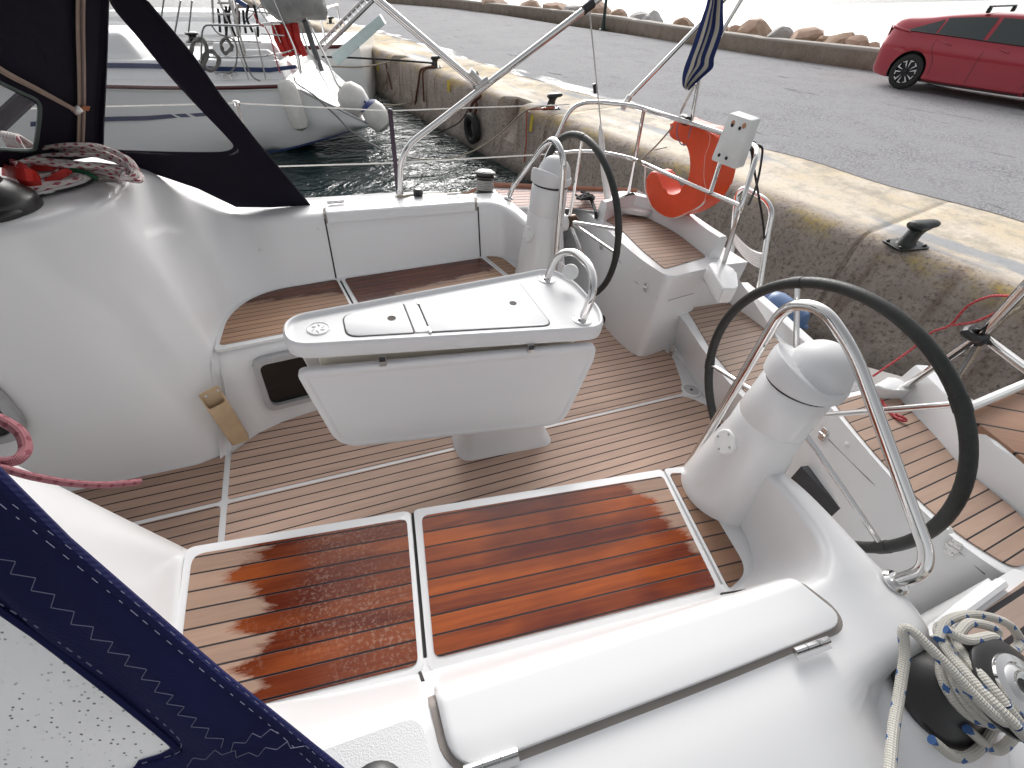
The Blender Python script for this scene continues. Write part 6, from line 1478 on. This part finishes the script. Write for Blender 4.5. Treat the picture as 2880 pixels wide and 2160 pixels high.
# grey covered outboard / furled cover above the stern, its dark stay
o_ = nb(838, 10, .9); bm = NB(); bmesh.ops.create_icosphere(bm, subdivisions=3, radius=1)
for v in bm.verts:
    n_ = .10 * math.sin(v.co.x * 5 + v.co.z * 3) + .07 * math.sin(v.co.y * 7 + v.co.x * 4); v.co = o_ + V(v.co.x * (.62 + n_), v.co.y * .5, v.co.z * (.42 + n_ * .6) + .12)
o = tag(obj('motor_cover', bm, GREYC, smooth=60), 'bulky grey canvas cover at the stern of the moored yacht', 'cover'); o.matrix_world = NM
ncol = ntube('davit_post', [nb(858, 60, .9), nb(880, 130, .9), nb(905, 200, .9)], .06, simple('dark_cover', (.12, .12, .13), .7))
ntube('davit_arm', [nb(862, 50, .6), nb(900, 130, .5), nb(918, 165, .5), nb(945, 230, .4), nb(990, 305, .3)], .022, STEEL); ntube('davit_stay', [nb(845, 80, .8), nb(870, 150, .7), nb(925, 250, .5)], .016, STEELD); ntube('davit_stay', [nb(862, 140, .8), nb(890, 175, .8), nb(893, 195, .8)], .03, GREYC)
# red inflatable-like bundle on the stern rail
bm = NB(); c_ = nb(818, 112, 1.0)
for k in range(4): tube(bm, [c_ + V(-.25 + k * .14, 0, .30), c_ + V(-.27 + k * .14, -.02, 0), c_ + V(-.20 + k * .14, 0, -.28)], .075, 8)
o = tag(obj('red_bundle', bm, RED, smooth=60), 'red rolled bundle lashed to the stern of the moored yacht', 'bundle'); o.matrix_world = NM
bm = NB(); rope(bm, [nb(715, 38, .1), nb(724, 60, .1), nb(742, 75, .1)], .016, 6, 4); rope(bm, [nb(745, 75, .1), nb(762, 110, .1), nb(772, 150, .1), nb(780, 180, .1), nb(788, 205, .05)], .012, 6, 4); o = tag(obj('cord', bm, ROPE_RED, smooth=60), 'red cord holding the long white fender on the moored yacht', 'rope'); o.matrix_world = NM
bm = NB(); rope(bm, [nb(826, 215, 0), nb(835, 235, -.03), nb(880, 265, -.05), nb(915, 298, -.05), nb(945, 325, -.06), nb(990, 370, -.4), nb(1080, 425, -1.6)], .018, 6, 5); o = tag(obj('mooring_rope', bm, GR, smooth=60), 'grey mooring rope running down the sloping stern into the water', 'rope'); o.matrix_world = NM
# fenders
def nfender(label, a, b, r, mat, cap=None):
    o = fender('fender', a, b, r, mat, label, cap, 'fenders of the moored yacht', False); o.matrix_world = NM; return o
a, b = nb(800, 226, -.14), nb(848, 366, -.22); nfender('long white fender hanging on the side of the moored yacht', a, b, .195, OLDW)
c_ = nb(1000, 282, .35); nfender('round white fender on the far corner of the moored yacht stern', c_ + V(-.26, 0, .24), c_ + V(.16, 0, -.22), .33, OLDW)
c_ = nb(1062, 325, .10); nfender('yellowed white ball fender with a blue collar at the tip of the moored yacht stern', c_ + V(-.2, 0, .24), c_ + V(.14, 0, -.26), .27, OLDW, BLUEV)
# gangplanks of the boats beyond: pale blue board and grey ladder
bm = NB(); a, b = nb(940, 170, 3.2), nb(1075, 55, 3.2); d = (b - a).normalized(); s_ = d.cross(NN).normalized(); s_ = V(0, 1, 0); n_ = d.cross(s_).normalized()
prism(bm, [a - n_ * .13, b - n_ * .11, b + n_ * .11, a + n_ * .13], (0, .35, 0), .02, 2); o = tag(obj('gangplank', bm, PALEB), 'pale blue gangplank tilted up from the moored yacht towards the quay', 'gangplank'); o.matrix_world = NM
lad = empty('gangway_ladder', 'grey tube gangway ladder raised behind the pale blue gangplank', 'ladder', mat=NM)
a, b = nb(905, 145, 2.8), nb(1060, -10, 2.8); bm = NB(); tube(bm, [a, b], .045, 10); obj('side_tube', bm, STEELD, lad); bm = NB(); tube(bm, [a + V(-.12, .35, .10), b + V(-.12, .35, .10)], .04, 10); obj('side_tube', bm, STEELD, lad)
for k in range(14): p = L3(a, b, k / 13); bm = NB(); tube(bm, [p, p + V(-.12, .35, .10)], .022, 6); obj('rung', bm, ALU, lad)
# boats further along
fb = empty('far_yacht', 'white yacht with a dark red gunwale line beyond the moored yacht', 'sailboat', mat=NM)
bm = NB(); g = []
for x in (-8, -6, -4, -2, 0, .8, 1.6): g.append([V(x, 5.2 + .1 * max(0, x), 1.5 + .02 * x), V(x, 5.25 + .1 * max(0, x), .6), V(x, 5.6, -.2), V(x, 7.0, -.4), V(x, 8.6, -.2), V(x, 8.9 - .1 * max(0, x), 1.5 + .02 * x)])
grid(bm, g, closed_v=True); bm.faces.new([bm.verts.new(p) for p in g[-1]]); obj('hull', bm, HULLW, fb)
bm = NB(); tube(bm, [V(x, 5.18 + .1 * max(0, x), 1.46 + .02 * x) for x in (-8, -4, 0, .8, 1.6)], .05, 8); obj('gunwale', bm, WOODR, fb)
bm = NB(); bmesh.ops.create_cube(bm, size=1); [setattr(v, 'co', V(v.co.x * 5 - 3.4, v.co.y * 2.2 + 7, v.co.z * .7 + 1.85)) for v in bm.verts]; bmesh.ops.bevel(bm, geom=list(bm.edges), offset=.2, segments=3, affect='EDGES', clamp_overlap=True); obj('cabin', bm, HULLW, fb)
bm = NB(); tube(bm, [V(.6, 5.6, 1.5), V(.6, 5.6, 2.3), V(.9, 7.0, 2.35), V(.6, 8.4, 2.3), V(.6, 8.4, 1.5)], .03, 8); obj('stern_rail', bm, STEEL, fb)
bm = NB(); prism(bm, [nb(668, -5, 4.6), nb(700, 15, 4.6), nb(690, 22, 4.6), nb(660, 5, 4.6)], (0, .05, 0)); o = tag(obj('striped_flag', bm, [BLUEST], smooth=0), 'scrap of blue and white striped flag beyond the moored yacht', 'flag'); o.matrix_world = NM

# ---- mooring lines, tyre, ropes and floats along the quay
def qrope(label, pts, r, mat, name='mooring_rope', seg=7):
    bm = NB(); rope(bm, pts, r, seg, 6); return tag(obj(name, bm, mat, smooth=60), label, 'rope')
SF = 5.42
def qf(px, py, s_=SF): return wpl(px, py, QN * s_, QN)
qrope('black mooring line stretched from the moored yacht to the second bollard', [wz(905, 160, -.1), wz(1000, 163, -.15), wz(1120, 170, -.18), wz(1222, 178, -.22)], .022, ROPE_BLK)
qrope('slack pale rope from the stern of the moored yacht to a ring in the quay', [wz(925, 187, -.5), wz(1000, 189, -.6), wz(1060, 182, -.6), qf(1100, 172)], .022, ROPE_TAN)
qrope('rusty ropes hanging over the quay edge below the second bollard', [wz(1222, 188, -.36), wz(1200, 190, -.39), qf(1182, 200, 5.50), qf(1176, 240), qf(1168, 290), qf(1172, 310)], .03, RUST)
qrope('rusty brown rope hanging beside the other one at the second bollard', [wz(1222, 186, -.36), wz(1205, 188, -.385), qf(1190, 200, 5.50), qf(1190, 240), qf(1192, 285)], .025, RUST)
qrope('thin brown rope hanging from the quay notch far along', [qf(1085, 175), qf(1092, 210), qf(1102, 252)], .025, RUST)
qrope('pale frayed rope hanging from the quay notch far along', [qf(1100, 172), qf(1090, 200), qf(1085, 230), wz(1075, 250, ZW + .05), wz(1055, 255, ZW + .03)], .022, ROPE_TAN)
qrope('orange rope wound round the third bollard and over the edge', [wz(1560, 302, -.33), wz(1530, 306, -.34), wz(1495, 308, -.38), qf(1482, 316, 5.52), qf(1480, 400), qf(1474, 455)], .014, simple('orange_rope', (.40, .09, .04), .8))
qrope('tan mooring rope sagging from the third bollard down to our boat', [wz(1552, 295, -.25), wz(1482, 310, -.37), wz(1440, 345, -.7), wz(1390, 388, -1.0), wz(1330, 425, -1.25), wz(1260, 447, -1.35), wz(1190, 448, -1.35), wz(1130, 438, -1.3)], .014, ROPE_TAN)
qrope('tan rope running from the water to the rusty chain on the quay', [wz(1075, 295, ZW + .03), wz(1120, 295, -1.35), qf(1165, 286)], .02, ROPE_TAN)
qrope('rusty chain holding the black tyre on the quay wall', [qf(1352, 270, 5.40), qf(1330, 290), qf(1322, 315), qf(1330, 330), qf(1340, 300), qf(1335, 275)], .035, RUST, 'tyre_chain')
qrope('thin black line slanting from the tyre chain into the water', [qf(1322, 300), wz(1290, 345, -1.2), wz(1230, 375, ZW + .02)], .014, ROPE_BLK)
TYc = qf(1328, 362, 5.33); bm = NB(); rows = []
for k in range(40):
    a = 2 * math.pi * k / 40; d = QT * math.cos(a) + V(0, 0, 1) * math.sin(a); prof_ = []
    for r_, h in ((.185, -.06), (.22, -.085), (.28, -.09), (.315, -.075), (.33, -.04), (.334, 0), (.33, .04), (.315, .075), (.28, .09), (.22, .085), (.185, .06)): prof_.append(TYc + d * r_ + QN * h)
    rows.append(prof_)
grid(bm, rows, closed_u=True, closed_v=True); tag(obj('tyre', bm, RUBBER, smooth=40), 'old black tyre hung as a fender on the quay wall', 'tyre')
fl_ = wz(1045, 232, ZW + .1)
for k in (0, 1):
    bm = NB(); lathe(bm, [(.05, -.3), (.16, -.26), (.2, -.15), (.2, .15), (.16, .26), (.05, .3)], o=fl_ + V(.16 * k, .22 * k, .06), axis=(.8, -.5, .1), seg=22); tag(obj('float', bm, OLDW), ('dirty white float in the water under the quay, nearer one of two', 'dirty white float in the water under the quay, farther one of two')[k], 'float', 'floats under the quay')
# small dirt: yellow paint runs on the wall
YP = simple('yellow_paint', (.55, .42, .03), .6)
for i, ((x0, y0), (x1, y1), wd) in enumerate((((1262, 226), (1262, 258), .16), ((1498, 322), (1492, 370), .10), ((1062, 176), (1064, 200), .2))):
    a, b = qf(x0, y0, 5.49), qf(x1, y1, 5.47); bm = NB(); n_ = 8; rr = random.Random(i)
    P1 = [L3(a, b, k / n_) - QT * wd * (.5 + rr.uniform(-.12, .1)) - QN * .006 for k in range(n_ + 1)]; P2 = [L3(a, b, k / n_) + QT * wd * (.5 + rr.uniform(-.12, .1)) - QN * .006 for k in range(n_ + 1)]
    grid(bm, [P1, P2]); tag(obj('paint_mark', bm, YP), ('yellow paint mark on the quay wall below the steel tube joint', 'yellow paint mark on the quay wall under the third bollard', 'faint yellow paint mark farthest along the quay wall')[i], 'paint mark')
